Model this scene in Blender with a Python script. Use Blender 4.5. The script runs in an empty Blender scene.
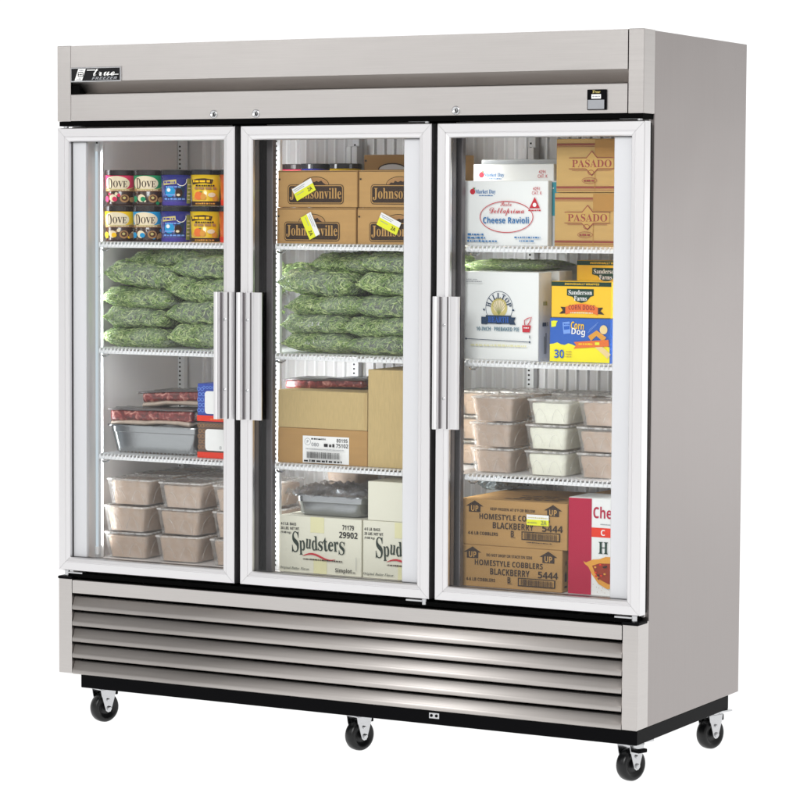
import bpy, bmesh, math, random
from mathutils import Vector, Matrix, noise
random.seed(7)
S = bpy.context.scene
C = S.collection
PI = math.pi

# ------------------------------------------------------------------ materials
def lin(c):
    return tuple(((v/255)/12.92 if v/255 <= .04045 else ((v/255+.055)/1.055)**2.4) for v in c)

def pm(name, srgb, rough=.5, metal=0., var=.06, scale=30., bump=0., bscale=200., stretch=(1,1,1), coat=0., spec=.5, rvar=0., wave=0.):
    """procedural principled material: colour, roughness and bump vary with object-space noise"""
    m = bpy.data.materials.new(name); m.use_nodes = True
    nt = m.node_tree; N = nt.nodes; L = nt.links
    b = N['Principled BSDF']
    c = lin(srgb)
    tc = N.new('ShaderNodeTexCoord'); mp = N.new('ShaderNodeMapping'); mp.inputs['Scale'].default_value = stretch
    L.new(tc.outputs['Object'], mp.inputs['Vector'])
    nz = N.new('ShaderNodeTexNoise'); nz.inputs['Scale'].default_value = scale; nz.inputs['Detail'].default_value = 4
    L.new(mp.outputs[0], nz.inputs['Vector'])
    mx = N.new('ShaderNodeMix'); mx.data_type = 'RGBA'
    mx.inputs[6].default_value = tuple(v*(1-var) for v in c)+(1,)
    mx.inputs[7].default_value = tuple(min(1, v*(1+var)) for v in c)+(1,)
    L.new(nz.outputs['Fac'], mx.inputs[0]); L.new(mx.outputs[2], b.inputs['Base Color'])
    b.inputs['Roughness'].default_value = rough; b.inputs['Metallic'].default_value = metal
    b.inputs['Coat Weight'].default_value = coat; b.inputs['Coat Roughness'].default_value = .12
    b.inputs['Specular IOR Level'].default_value = spec
    if rvar:
        mr = N.new('ShaderNodeMapRange'); mr.inputs['To Min'].default_value = rough-rvar; mr.inputs['To Max'].default_value = rough+rvar
        L.new(nz.outputs['Fac'], mr.inputs['Value']); L.new(mr.outputs[0], b.inputs['Roughness'])
    if bump:
        n2 = N.new('ShaderNodeTexNoise'); n2.inputs['Scale'].default_value = bscale; n2.inputs['Detail'].default_value = 3
        L.new(mp.outputs[0], n2.inputs['Vector'])
        bp = N.new('ShaderNodeBump'); bp.inputs['Strength'].default_value = bump; bp.inputs['Distance'].default_value = .002
        L.new(n2.outputs['Fac'], bp.inputs['Height']); L.new(bp.outputs[0], b.inputs['Normal'])
    if wave:   # slow waviness of rolled sheet metal
        n3 = N.new('ShaderNodeTexNoise'); n3.inputs['Scale'].default_value = 2.3; n3.inputs['Detail'].default_value = 1
        L.new(tc.outputs['Object'], n3.inputs['Vector'])
        b3 = N.new('ShaderNodeBump'); b3.inputs['Strength'].default_value = wave; b3.inputs['Distance'].default_value = .05
        L.new(n3.outputs['Fac'], b3.inputs['Height'])
        if bump: L.new(b3.outputs[0], bp.inputs['Normal'])
        else: L.new(b3.outputs[0], b.inputs['Normal'])
    return m

def glassy(name, tint=(1,1,1), trans=.93, rough=.03, haze=0., haze_col=(.8,.85,.82), hscale=9., gl=.06, bump=0., bscale=60., hvar=.5):
    """clear sheet: transparent, a little gloss, and optional milky patches"""
    m = bpy.data.materials.new(name); m.use_nodes = True
    nt = m.node_tree; N = nt.nodes; L = nt.links
    N.remove(N['Principled BSDF']); out = N['Material Output']
    t = N.new('ShaderNodeBsdfTransparent'); t.inputs[0].default_value = tuple(tint)+(1,)
    g = N.new('ShaderNodeBsdfGlossy'); g.inputs['Roughness'].default_value = rough
    fr = N.new('ShaderNodeLayerWeight'); fr.inputs['Blend'].default_value = .5
    ml = N.new('ShaderNodeMath'); ml.operation = 'POWER'; ml.inputs[1].default_value = 4
    L.new(fr.outputs['Facing'], ml.inputs[0])
    cl = N.new('ShaderNodeMath'); cl.operation = 'MULTIPLY_ADD'; cl.inputs[1].default_value = min(.7, gl*8); cl.inputs[2].default_value = gl
    L.new(ml.outputs[0], cl.inputs[0])
    base = t
    tc = N.new('ShaderNodeTexCoord')
    if bump:
        n2 = N.new('ShaderNodeTexNoise'); n2.inputs['Scale'].default_value = bscale; n2.inputs['Detail'].default_value = 4; n2.inputs['Distortion'].default_value = 1.2
        L.new(tc.outputs['Object'], n2.inputs['Vector'])
        bp = N.new('ShaderNodeBump'); bp.inputs['Strength'].default_value = bump; bp.inputs['Distance'].default_value = .006
        L.new(n2.outputs['Fac'], bp.inputs['Height']); L.new(bp.outputs[0], g.inputs['Normal']); L.new(bp.outputs[0], fr.inputs['Normal'])
    if haze:
        d = N.new('ShaderNodeBsdfDiffuse'); d.inputs[0].default_value = tuple(haze_col)+(1,)
        nz = N.new('ShaderNodeTexNoise'); nz.inputs['Scale'].default_value = hscale; nz.inputs['Detail'].default_value = 5
        L.new(tc.outputs['Object'], nz.inputs['Vector'])
        mr = N.new('ShaderNodeMapRange'); mr.inputs['From Min'].default_value = .38; mr.inputs['From Max'].default_value = .68
        mr.inputs['To Min'].default_value = haze*(1-hvar); mr.inputs['To Max'].default_value = min(.95, haze*(1+hvar))
        L.new(nz.outputs['Fac'], mr.inputs['Value'])
        ms = N.new('ShaderNodeMixShader'); L.new(mr.outputs[0], ms.inputs[0]); L.new(t.outputs[0], ms.inputs[1]); L.new(d.outputs[0], ms.inputs[2])
        base = ms
    m2 = N.new('ShaderNodeMixShader'); L.new(cl.outputs[0], m2.inputs[0]); L.new(base.outputs[0], m2.inputs[1]); L.new(g.outputs[0], m2.inputs[2])
    L.new(m2.outputs[0], out.inputs['Surface'])
    return m

M = {}
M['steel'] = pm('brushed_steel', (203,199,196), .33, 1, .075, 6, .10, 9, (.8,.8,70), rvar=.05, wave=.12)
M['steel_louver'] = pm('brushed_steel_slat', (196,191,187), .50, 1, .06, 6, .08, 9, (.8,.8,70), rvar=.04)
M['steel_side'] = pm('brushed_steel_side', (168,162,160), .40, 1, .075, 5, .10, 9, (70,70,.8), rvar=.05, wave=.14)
M['alu'] = pm('anodised_aluminium', (236,235,236), .34, 1, .015, 8, .02, 60, (60,60,2))
M['alu_white'] = pm('white_door_strip', (219,218,221), .45, 0, .01, 8)
M['lining'] = pm('grey_door_lining', (112,108,110), .4, .6, .05, 12, 0, 60, (8,8,1))
M['liner'] = pm('interior_aluminium', (240,236,234), .42, .1, .03, 6, .04, 40, (30,30,2))
M['rib'] = pm('interior_white_rib', (246,246,246), .35, .1, .02, 6)
M['backwall'] = pm('white_painted_back_wall', (226,224,223), .4, .15, .03, 6)
M['white'] = pm('white_enamel', (238,239,240), .35, 0, .015, 20)
M['black'] = pm('black_rubber', (5,5,6), .6, 0, .1, 30, spec=.08)
M['blackpaint'] = pm('black_painted_steel', (5,5,7), .5, 0, .1, 12, .03, 80, spec=.06)
M['void'] = pm('dark_cavity', (4,4,4), .8, spec=.05)  # near-black colour stands in for shade inside gaps and holes
M['chrome'] = pm('zinc_plated_steel', (205,206,208), .22, 1, .06, 50)
M['darksteel'] = pm('dark_steel_pan', (168,171,173), .24, .97, .06, 7, .05, 30, (2,2,40))
M['rubber'] = pm('caster_tyre_rubber', (14,15,16), .34, 0, .15, 40, .05, 120, spec=.4)
M['glass'] = glassy('door_glass', (.985,.99,.99), rough=.0, gl=.022)
M['kraft'] = pm('kraft_cardboard', (184,144,88), .75, 0, .13, 9, .08, 320, (1,1,6))
M['kraft_y'] = pm('yellow_kraft_cardboard', (194,158,96), .72, 0, .11, 9, .08, 320, (1,1,6))
M['kraft_p'] = pm('pale_kraft_cardboard', (190,166,114), .78, 0, .16, 40, .08, 320, (6,6,1))
M['kraft_d'] = pm('tan_kraft_cardboard', (174,135,80), .75, 0, .14, 9, .08, 320, (1,1,6))
M['whitebox'] = pm('white_carton_board', (236,238,236), .5, 0, .02, 10, .02, 200)
M['creambox'] = pm('cream_carton_board', (226,224,206), .6, 0, .025, 12, .03, 240)
M['greybox'] = pm('grey_white_carton_board', (196,200,202), .55, 0, .03, 10)
INK = dict(ink_dark=(58,44,36), ink_black=(24,24,26), ink_red=(196,44,58), ink_maroon=(140,44,50), ink_blue=(34,110,170),
   ink_navy=(22,52,82), ink_green=(18,58,44), ink_teal=(66,150,165), ink_orange=(232,118,52), ink_yellow=(250,200,28),
   ink_lemon=(248,236,40), ink_lime=(232,234,52), ink_white=(240,240,238), ink_sky=(40,96,190), ink_gold=(205,190,120),
   ink_grey=(150,152,156), ink_pasado=(150,74,66), ink_crimson=(176,22,62), ink_crust=(224,158,62), ink_filling=(150,52,30), ink_kraft=(186,145,86), ink_slate=(70,116,136), ink_krafty=(196,160,94), ink_beanshade=(92,118,62),
   ink_spud=(38,52,44), ink_tape=(226,222,178), ink_browntape=(178,134,74), ink_dough=(236,210,150), ink_scarlet=(226,56,30), ink_lightblue=(120,160,232),
   ink_mocha=(88,52,36), ink_purple=(74,62,150), ink_pink=(214,52,92), ink_leaf=(28,140,92), ink_cream=(238,222,190), ink_olive=(150,152,84), ink_choc=(52,30,24), ink_tan=(170,128,84), ink_cyan=(30,150,205))
for k, v in INK.items(): M[k] = pm(k, v, .55, 0, .03, 60, spec=.2)
M['card_blue'] = pm('blue_carton_board', (30,66,168), .4, 0, .04, 20)
M['card_brown'] = pm('brown_carton_board', (96,74,62), .4, 0, .06, 20)
M['card_yellow'] = pm('yellow_carton_board', (250,198,26), .4, 0, .03, 20)
M['card_sky'] = pm('blue_snack_carton_board', (24,92,186), .4, 0, .04, 20)
M['card_crimson'] = pm('crimson_carton_board', (176,22,62), .4, 0, .03, 20)
M['lid_dark'] = pm('dark_brown_plastic_lid', (40,32,32), .25, 0, .05, 30)
M['lid_black'] = pm('black_plastic_lid', (24,24,30), .22, 0, .05, 30)
M['paper_tub'] = pm('coated_paper_tub', (62,38,30), .25, 0, .05, 30, coat=.6)
M['paper_blue'] = pm('coated_blue_paper_tub', (52,56,140), .25, 0, .06, 30, coat=.6)
M['paper_yellow'] = pm('coated_yellow_paper_tub', (246,204,30), .25, 0, .04, 30, coat=.6)
M['paper_orange'] = pm('coated_orange_paper_tub', (216,92,36), .25, 0, .04, 30, coat=.6)
M['food_tan'] = pm('tan_frozen_food', (186,161,140), .55, 0, .09, 45, .12, 130)
M['food_cream'] = pm('cream_frozen_food', (246,246,228), .55, 0, .04, 45, .12, 130)
M['shell'] = glassy('clear_tub_plastic', (1,1,1), rough=.12, haze=.15, haze_col=(.93,.91,.88), hscale=40, gl=.05, bump=.25, bscale=50)
M['film'] = glassy('frosted_bag_film', (1,1,1), rough=.2, haze=.14, haze_col=(.60,.67,.58), hscale=10, gl=.045, bump=.9, bscale=45, hvar=.95)
M['wrap'] = glassy('crinkled_cling_film', (.97,.97,.98), rough=.1, haze=.10, haze_col=(.8,.82,.84), hscale=40, gl=.22, bump=.6, bscale=60, hvar=.9)
M['greyfilm'] = pm('grey_meat_film', (86,80,80), .22, 0, .4, 30, .4, 60, coat=.5)
M['palepack'] = pm('pale_wrapped_meat_edge', (186,168,152), .3, 0, .38, 30, .4, 60, coat=.5)

def bean_mat():
    m = bpy.data.materials.new('green_bean_strands'); m.use_nodes = True
    N = m.node_tree.nodes; L = m.node_tree.links; b = N['Principled BSDF']
    g = N.new('ShaderNodeNewGeometry'); r = N.new('ShaderNodeValToRGB')
    r.color_ramp.elements[0].color = lin((86,116,58))+(1,); r.color_ramp.elements[1].color = lin((208,222,158))+(1,)
    e = r.color_ramp.elements.new(.5); e.color = lin((138,168,94))+(1,)
    L.new(g.outputs['Random Per Island'], r.inputs[0]); L.new(r.outputs[0], b.inputs['Base Color']); b.inputs['Roughness'].default_value = .45
    return m
M['beans'] = bean_mat()

def meat_mat():
    m = bpy.data.materials.new('marbled_red_meat'); m.use_nodes = True
    N = m.node_tree.nodes; L = m.node_tree.links; b = N['Principled BSDF']
    tc = N.new('ShaderNodeTexCoord'); n = N.new('ShaderNodeTexNoise'); n.inputs['Scale'].default_value = 55; n.inputs['Detail'].default_value = 6; n.inputs['Distortion'].default_value = .8
    L.new(tc.outputs['Object'], n.inputs['Vector'])
    r = N.new('ShaderNodeValToRGB'); r.color_ramp.elements[0].position = .38; r.color_ramp.elements[0].color = lin((84,22,20))+(1,)
    r.color_ramp.elements[1].position = .72; r.color_ramp.elements[1].color = lin((204,146,132))+(1,)
    e = r.color_ramp.elements.new(.53); e.color = lin((128,34,32))+(1,)
    L.new(n.outputs['Fac'], r.inputs[0]); L.new(r.outputs[0], b.inputs['Base Color'])
    b.inputs['Roughness'].default_value = .35; b.inputs['Coat Weight'].default_value = .7; b.inputs['Coat Roughness'].default_value = .15
    bp = N.new('ShaderNodeBump'); bp.inputs['Strength'].default_value = .5; bp.inputs['Distance'].default_value = .004
    L.new(n.outputs['Fac'], bp.inputs['Height']); L.new(bp.outputs[0], b.inputs['Normal'])
    return m
M['meat'] = meat_mat()

def emit(name, col, s):
    m = bpy.data.materials.new(name); m.use_nodes = True
    N = m.node_tree.nodes; N.remove(N['Principled BSDF']); e = N.new('ShaderNodeEmission')
    e.inputs[0].default_value = tuple(col)+(1,); e.inputs[1].default_value = s
    m.node_tree.links.new(e.outputs[0], N['Material Output'].inputs['Surface']); return m
M['led'] = emit('led_tube_light', (.80,.92,1.0), .72)

# ------------------------------------------------------------------ mesh helpers
def obj(name, bm, mats, parent=None, smooth=False, loc=None):
    me = bpy.data.meshes.new(name); bm.normal_update(); bm.to_mesh(me); bm.free()
    for m in (mats if isinstance(mats, (list, tuple)) else [mats]): me.materials.append(m)
    if smooth:
        for p in me.polygons: p.use_smooth = True
    o = bpy.data.objects.new(name, me); C.objects.link(o)
    if parent is not None: o.parent = parent
    if loc is not None: o.location = loc
    return o

def tag(o, label, cat, group=None):
    o['label'] = label; o['category'] = cat
    if group: o['group'] = group
    return o

def empty(name, loc=(0,0,0)):
    o = bpy.data.objects.new(name, None); o.empty_display_size = .05; C.objects.link(o); o.location = loc; return o

def box(bm, x0, x1, y0, y1, z0, z1, mi=0, bev=0., seg=1):
    vs = [bm.verts.new((x, y, z)) for z in (z0, z1) for y in (y0, y1) for x in (x0, x1)]
    fs = [bm.faces.new([vs[i] for i in q]) for q in ((0,2,3,1),(4,5,7,6),(0,1,5,4),(1,3,7,5),(3,2,6,7),(2,0,4,6))]
    for f in fs: f.material_index = mi
    if bev:
        es = list({e for f in fs for e in f.edges})
        r = bmesh.ops.bevel(bm, geom=es, offset=bev, segments=seg, affect='EDGES', profile=.5)
        for f in r['faces']: f.material_index = mi
    return vs

def prism(bm, prof, x0, x1, mi=0):
    """extrude a closed (y, z) profile along x"""
    a = [bm.verts.new((x0, y, z)) for y, z in prof]; b = [bm.verts.new((x1, y, z)) for y, z in prof]
    n = len(prof); fs = [bm.faces.new((a[i], a[(i+1) % n], b[(i+1) % n], b[i])) for i in range(n)]
    fs += [bm.faces.new(a[::-1]), bm.faces.new(b)]
    for f in fs: f.material_index = mi
    return fs

def vprism(bm, prof, z0, z1, mi=0):
    """extrude a closed (x, y) profile along z"""
    a = [bm.verts.new((x, y, z0)) for x, y in prof]; b = [bm.verts.new((x, y, z1)) for x, y in prof]
    n = len(prof); fs = [bm.faces.new((a[i], a[(i+1) % n], b[(i+1) % n], b[i])) for i in range(n)]
    fs += [bm.faces.new(a[::-1]), bm.faces.new(b)]
    for f in fs: f.material_index = mi

def tube(bm, pts, r, n=8, mi=0, caps=True):
    rings = []
    for i, p in enumerate(pts):
        p = Vector(p); d = (Vector(pts[min(i+1, len(pts)-1)])-Vector(pts[max(i-1, 0)])).normalized()
        a = d.cross(Vector((0,0,1)));  a = a if a.length > .1 else d.cross(Vector((1,0,0))); a.normalize(); b = d.cross(a)
        rr = r[i] if isinstance(r, (list, tuple)) else r
        rings.append([bm.verts.new(p+rr*(math.cos(t*2*PI/n)*a+math.sin(t*2*PI/n)*b)) for t in range(n)])
    for u, v in zip(rings, rings[1:]):
        for i in range(n):
            f = bm.faces.new((u[i], v[i], v[(i+1) % n], u[(i+1) % n])); f.material_index = mi
    if caps:
        for q in (rings[0], rings[-1]):
            f = bm.faces.new(q); f.material_index = mi

def lathe(bm, prof, n=32, mat=None, mi=0, closed=False):
    """(r, z) profile about local z; mat moves it"""
    mat = mat or Matrix(); rings = []
    for r, z in prof: rings.append([bm.verts.new(mat @ Vector((r*math.cos(i*2*PI/n), r*math.sin(i*2*PI/n), z))) for i in range(n)])
    pr = list(zip(rings, rings[1:])) + ([(rings[-1], rings[0])] if closed else [])
    for u, v in pr:
        for i in range(n):
            f = bm.faces.new((u[i], u[(i+1) % n], v[(i+1) % n], v[i])); f.material_index = mi
    if not closed:
        for q in (rings[0][::-1], rings[-1]):
            f = bm.faces.new(q); f.material_index = mi

def fixn(bm): bmesh.ops.recalc_face_normals(bm, faces=bm.faces[:])

# ------------------------------------------------------------------ printing on faces
STY = dict(serif=(0x1D400,0x1D41A,0x1D7CE), script=(0x1D4D0,0x1D4EA,None), sans=(0x1D5D4,0x1D5EE,0x1D7EC), sit=(0x1D63C,0x1D656,None), bit=(0x1D468,0x1D482,None), mono=(0x1D670,0x1D68A,0x1D7F6))
def sty(s, k):
    if k == 'plain': return s
    A, a, d = STY[k]; r = ''
    for ch in s:
        if 'A' <= ch <= 'Z': r += chr(A+ord(ch)-65)
        elif 'a' <= ch <= 'z': r += chr(a+ord(ch)-97)
        elif ch.isdigit() and d: r += chr(d+ord(ch)-48)
        else: r += ch
    return r
_tc = {}
def text_geo(s, k):
    key = (s, k)
    if key not in _tc:
        cu = bpy.data.curves.new('lettering', 'FONT'); cu.body = sty(s, k); cu.size = 1; cu.resolution_u = 3
        o = bpy.data.objects.new('lettering', cu); C.objects.link(o)
        dg = bpy.context.evaluated_depsgraph_get(); e = o.evaluated_get(dg); me = e.to_mesh()
        vs = [(v.co.x, v.co.y) for v in me.vertices]; fs = [tuple(p.vertices) for p in me.polygons]
        e.to_mesh_clear(); bpy.data.objects.remove(o); bpy.data.curves.remove(cu)
        _tc[key] = (vs, fs)
    return _tc[key]

class Print:
    """flat printing gathered for one face: x right, z up (metres); fn(x, z, lift) places it"""
    def __init__(self, fn): self.bm = bmesh.new(); self.fn = fn; self.mats = []; self.k = 0
    def mi(self, m):
        if m not in self.mats: self.mats.append(m)
        return self.mats.index(m)
    def add(self, pts, faces, mat, lift=None):
        if lift is None: self.k += 1; lift = self.k
        i = self.mi(mat); off = .0004+.00018*lift
        vs = [self.bm.verts.new(self.fn(x, z, off)) for x, z in pts]
        for f in faces:
            try: q = self.bm.faces.new([vs[a] for a in f]); q.material_index = i
            except ValueError: pass
    def poly(self, pts, mat): self.add(pts, [tuple(range(len(pts)))], mat)
    def rect(self, x0, x1, z0, z1, mat, rot=0, nx=1):
        cx, cz = (x0+x1)/2, (z0+z1)/2; c, s = math.cos(rot), math.sin(rot)
        pts = []
        for i in range(nx+1):
            for z in (z0, z1):
                dx, dz = x0+(x1-x0)*i/nx-cx, z-cz; pts.append((cx+dx*c-dz*s, cz+dx*s+dz*c))
        self.add(pts, [(2*i, 2*i+2, 2*i+3, 2*i+1) for i in range(nx)], mat)
    def band(self, outer, inner, mat):
        n = len(outer); self.add(outer+inner, [(i, (i+1) % n, n+(i+1) % n, n+i) for i in range(n)], mat)
    def ellipse(self, cx, cz, rx, rz, mat, n=40, line=None):
        o = [(cx+rx*math.cos(t*2*PI/n), cz+rz*math.sin(t*2*PI/n)) for t in range(n)]
        if line: self.band(o, [(cx+(rx-line)*math.cos(t*2*PI/n), cz+(rz-line)*math.sin(t*2*PI/n)) for t in range(n)], mat)
        else: self.poly(o, mat)
    def rrect(self, x0, x1, z0, z1, r, mat, line=None):
        def P(d):
            o = []
            for cx, cz, a in ((x1-r, z1-r, 0), (x0+r, z1-r, 1), (x0+r, z0+r, 2), (x1-r, z0+r, 3)):
                for k in range(5):
                    t = (a+k/4)*PI/2; o.append((cx+(r-d)*math.cos(t), cz+(r-d)*math.sin(t)))
            return o
        if line: self.band(P(0), P(line), mat)
        else: self.poly(P(0), mat)
    def line(self, pts, w, mat):
        up, dn = [], []
        for i, (x, z) in enumerate(pts):
            a = pts[max(i-1, 0)]; b = pts[min(i+1, len(pts)-1)]; d = math.hypot(b[0]-a[0], b[1]-a[1]) or 1
            nx, nz = -(b[1]-a[1])/d, (b[0]-a[0])/d; ww = w[i] if isinstance(w, list) else w
            up.append((x+nx*ww/2, z+nz*ww/2)); dn.append((x-nx*ww/2, z-nz*ww/2))
        n = len(pts); self.add(dn+up, [(i, i+1, n+i+1, n+i) for i in range(n-1)], mat)
    def text(self, s, cx, cz, w, h, mat, k='sans', rot=0, shear=0):
        vs, fs = text_geo(s, k)
        if not vs: return
        xs = [v[0] for v in vs]; zs = [v[1] for v in vs]; bw = max(xs)-min(xs) or 1; bh = max(zs)-min(zs) or 1
        sx = w/bw if w else h/bh; sz = h/bh if h else sx
        mx, mz = (max(xs)+min(xs))/2, (max(zs)+min(zs))/2; c, sn = math.cos(rot), math.sin(rot); pts = []
        for x, z in vs:
            dx, dz = (x-mx)*sx, (z-mz)*sz; dx += shear*dz; pts.append((cx+dx*c-dz*sn, cz+dx*sn+dz*c))
        self.add(pts, fs, mat)
    def arc(self, s, cx, cz, r, a0, a1, h, mat, k='serif', wf=.8):
        n = len(s)
        for i, ch in enumerate(s):
            a = math.radians(a0+(a1-a0)*i/(n-1)); self.text(ch, cx+r*math.cos(a), cz+r*math.sin(a), h*wf*(.5 if ch == 'I' else 1), h, mat, k, a-PI/2)
    def marks(self, x0, x1, z, h, mat, seed=0):
        """too small to read in the photograph: a row of short strokes"""
        r = random.Random(seed); x = x0
        while x < x1:
            w = h*r.uniform(.5, 2.2); self.rect(x, min(x+w, x1), z, z+h*r.uniform(.75, 1), mat); x += w+h*r.uniform(.3, .6)
    def barcode(self, x0, x1, z0, z1, mat, seed=0):
        r = random.Random(seed); x = x0
        while x < x1:
            w = r.choice((.0008,.0012,.002)); self.rect(x, min(x+w, x1), z0, z1, mat); x += w+r.choice((.0008,.0012,.0018))
    def done(self, name, parent):
        if not self.mats: self.bm.free(); return None
        return obj(name, self.bm, [M[m] for m in self.mats], parent)

# ------------------------------------------------------------------ the freezer
W, D, ZB, ZT = 1.984, .759, .165, 2.124
DZ0, DZ1 = .490, 1.870
fz = empty('glass_door_freezer', (0, 0, 0))
tag(fz, 'stainless steel three-door glass-front freezer standing on black casters', 'freezer')

def simple(name, mats, *boxes, bev=0., parent=fz):
    bm = bmesh.new()
    for b in boxes: box(bm, *b[:6], mi=(b[6] if len(b) > 6 else 0), bev=bev)
    return obj(name, bm, mats, parent)

# outer shell
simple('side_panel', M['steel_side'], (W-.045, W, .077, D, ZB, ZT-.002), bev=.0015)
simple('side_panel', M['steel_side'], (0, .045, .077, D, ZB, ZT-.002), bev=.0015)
simple('roof_panel', M['steel'], (.0455, W-.0455, .077, D-.0255, ZT-.045, ZT-.003))
simple('back_panel', M['steel'], (.0455, W-.0455, D-.025, D-.001, ZB, ZT-.003))
simple('machine_deck', M['void'], (.0455, W-.0455, .078, D-.026, ZB+.001, ZB+.02))
# header
simple('header_post', M['steel'], (0, .0505, 0, .0765, 1.891, ZT), bev=.0015)
simple('header_post', M['steel'], (1.9365, W, 0, .0765, 1.891, ZT), bev=.0015)
bm = bmesh.new()
prism(bm, [(0,ZT-.001),(0,2.0135),(.003,2.0115),(.052,1.973),(.052,1.960),(.075,1.960),(.075,ZT-.001)][::-1], .0525, 1.9345)
fixn(bm); obj('upper_fascia', bm, M['steel'], fz)
bm = bmesh.new()
prism(bm, [(.0,1.892),(.0,1.972),(.002,1.974),(.046,1.974),(.046,1.892)], .0525, 1.9345)
fixn(bm); obj('lower_fascia', bm, M['steel'], fz)
bm = bmesh.new(); prism(bm, [(.0,2.010),(.0,1.976),(.046,1.976)], .0527, .0535); prism(bm, [(.003,2.000),(.003,1.976),(.040,1.976)], .0537, .083)
fixn(bm); obj('recess_shade', bm, M['void'], fz)  # black wedges give the slot's open left end its painted shade
simple('header_gap_shade', M['void'], (.0526, 1.9344, .0755, .0768, 1.878, 1.96), (.004, 1.98, .006, .0765, 1.8765, 1.8905))  # black filler painted for the shade in the gap under the header
# badge and display
bm = bmesh.new(); box(bm, .0545, .242, -.005, -.0005, 2.0115, 2.0565, bev=.001)
bdg = obj('name_badge', bm, M['chrome'], fz)
p = Print(lambda x, z, o: (x, -.005-o, z))
p.rect(.058, .238, 2.0150, 2.0525, 'ink_black')
p.poly([(.070,2.0155),(.098,2.0155),(.112,2.0515),(.084,2.0515)], 'ink_white')
p.rrect(.0825, .1035, 2.027, 2.042, .004, 'ink_black', line=.0022); p.marks(.084, .101, 2.032, .004, 'ink_black', 3)
p.marks(.079, .096, 2.019, .003, 'ink_grey', 4); p.marks(.089, .106, 2.045, .003, 'ink_grey', 5)
p.text('true', .1815, 2.0395, .080, .0215, 'ink_white', 'script'); p.rect(.118, .150, 2.0455, 2.0485, 'ink_white'); p.rect(.196, .236, 2.0312, 2.0335, 'ink_white')
p.text('FREEZER', .184, 2.0215, .094, .0085, 'ink_grey', 'sit', shear=.2)
p.done('badge_lettering', bdg)
bm = bmesh.new(); box(bm, 1.814, 1.873, -.006, -.0003, 1.901, 1.958, bev=.0015)
dsp = obj('temperature_display', bm, M['blackpaint'], fz)
p = Print(lambda x, z, o: (x, -.006-o, z))
p.rect(1.828, 1.857, 1.9325, 1.9445, 'ink_white'); p.marks(1.831, 1.854, 1.9365, .0045, 'ink_grey', 9)
p.rect(1.8175, 1.8675, 1.9035, 1.929, 'ink_grey'); p.text('True', 1.8435, 1.9515, .024, .0075, 'ink_gold', 'bit')
p.done('display_face', dsp)
for x in (.577, .726, 1.399):
    bm = bmesh.new(); mt = Matrix.Translation((x, 0, 1.906)) @ Matrix.Rotation(PI/2, 4, 'X')
    lathe(bm, [(.0125,0),(.0125,.003),(.0105,.0045),(.0085,.0045),(.008,.0035),(.0001,.0035)], 28, mt); fixn(bm)
    lk = obj('door_lock', bm, M['chrome'], fz, True)
    simple('keyhole', M['void'], (x-.0011, x+.0011, -.0046, -.0036, 1.902, 1.910), parent=lk)
# lower front: grille
simple('grille_post', M['steel'], (0, .0495, 0, .0765, ZB, .468), bev=.0015)
simple('grille_post', M['steel'], (1.9365, W, 0, .0765, ZB, .468), bev=.0015)
bm = bmesh.new(); box(bm, .0515, 1.9345, 0, .02, .4195, .461, bev=.0012); gr = obj('grille', bm, M['steel'], fz)
for i, z in enumerate((.3745,.324,.2735,.2225,.1715)):
    bm = bmesh.new(); z0 = z-.007
    prism(bm, [(.004,z0-.001),(.001,z0+.001),(.0,z0+.004),(.0003,z0+.0115),(.0018,z0+.0145),(.0045,z0+.018),(.0135,z0+.0385),(.020,z0+.0415),(.020,z0+.0400),(.006,z0+.0175),(.005,z0+.012),(.005,z0+.003)], .0515, 1.9345)
    fixn(bm); obj('louver', bm, M['steel_louver'], gr, True)
simple('louver_gap_shade', M['void'], (.0515, 1.9345, .05, .054, ZB, .459))  # black sheet imitating the shade between the louvers
simple('front_sill', M['void'], (.02, 1.964, .012, .0765, .4685, .4805))
# base rail and tag
bm = bmesh.new(); box(bm, .077, 1.980, .010, .69, .1215, .1645, bev=.002); br = obj('base_rail', bm, M['blackpaint'], fz)
bm = bmesh.new(); box(bm, 1.3185, 1.352, .0072, .0098, .1395, .1575, bev=.001); pl = obj('tie_plate', bm, M['chrome'], br)
for x in (1.327, 1.3435):
    bm = bmesh.new(); lathe(bm, [(.0045,0),(.0045,.0012),(.0001,.0012)], 14, Matrix.Translation((x, .0072, .1485)) @ Matrix.Rotation(PI/2, 4, 'X')); fixn(bm); obj('bolt_hole', bm, M['black'], pl)
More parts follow.
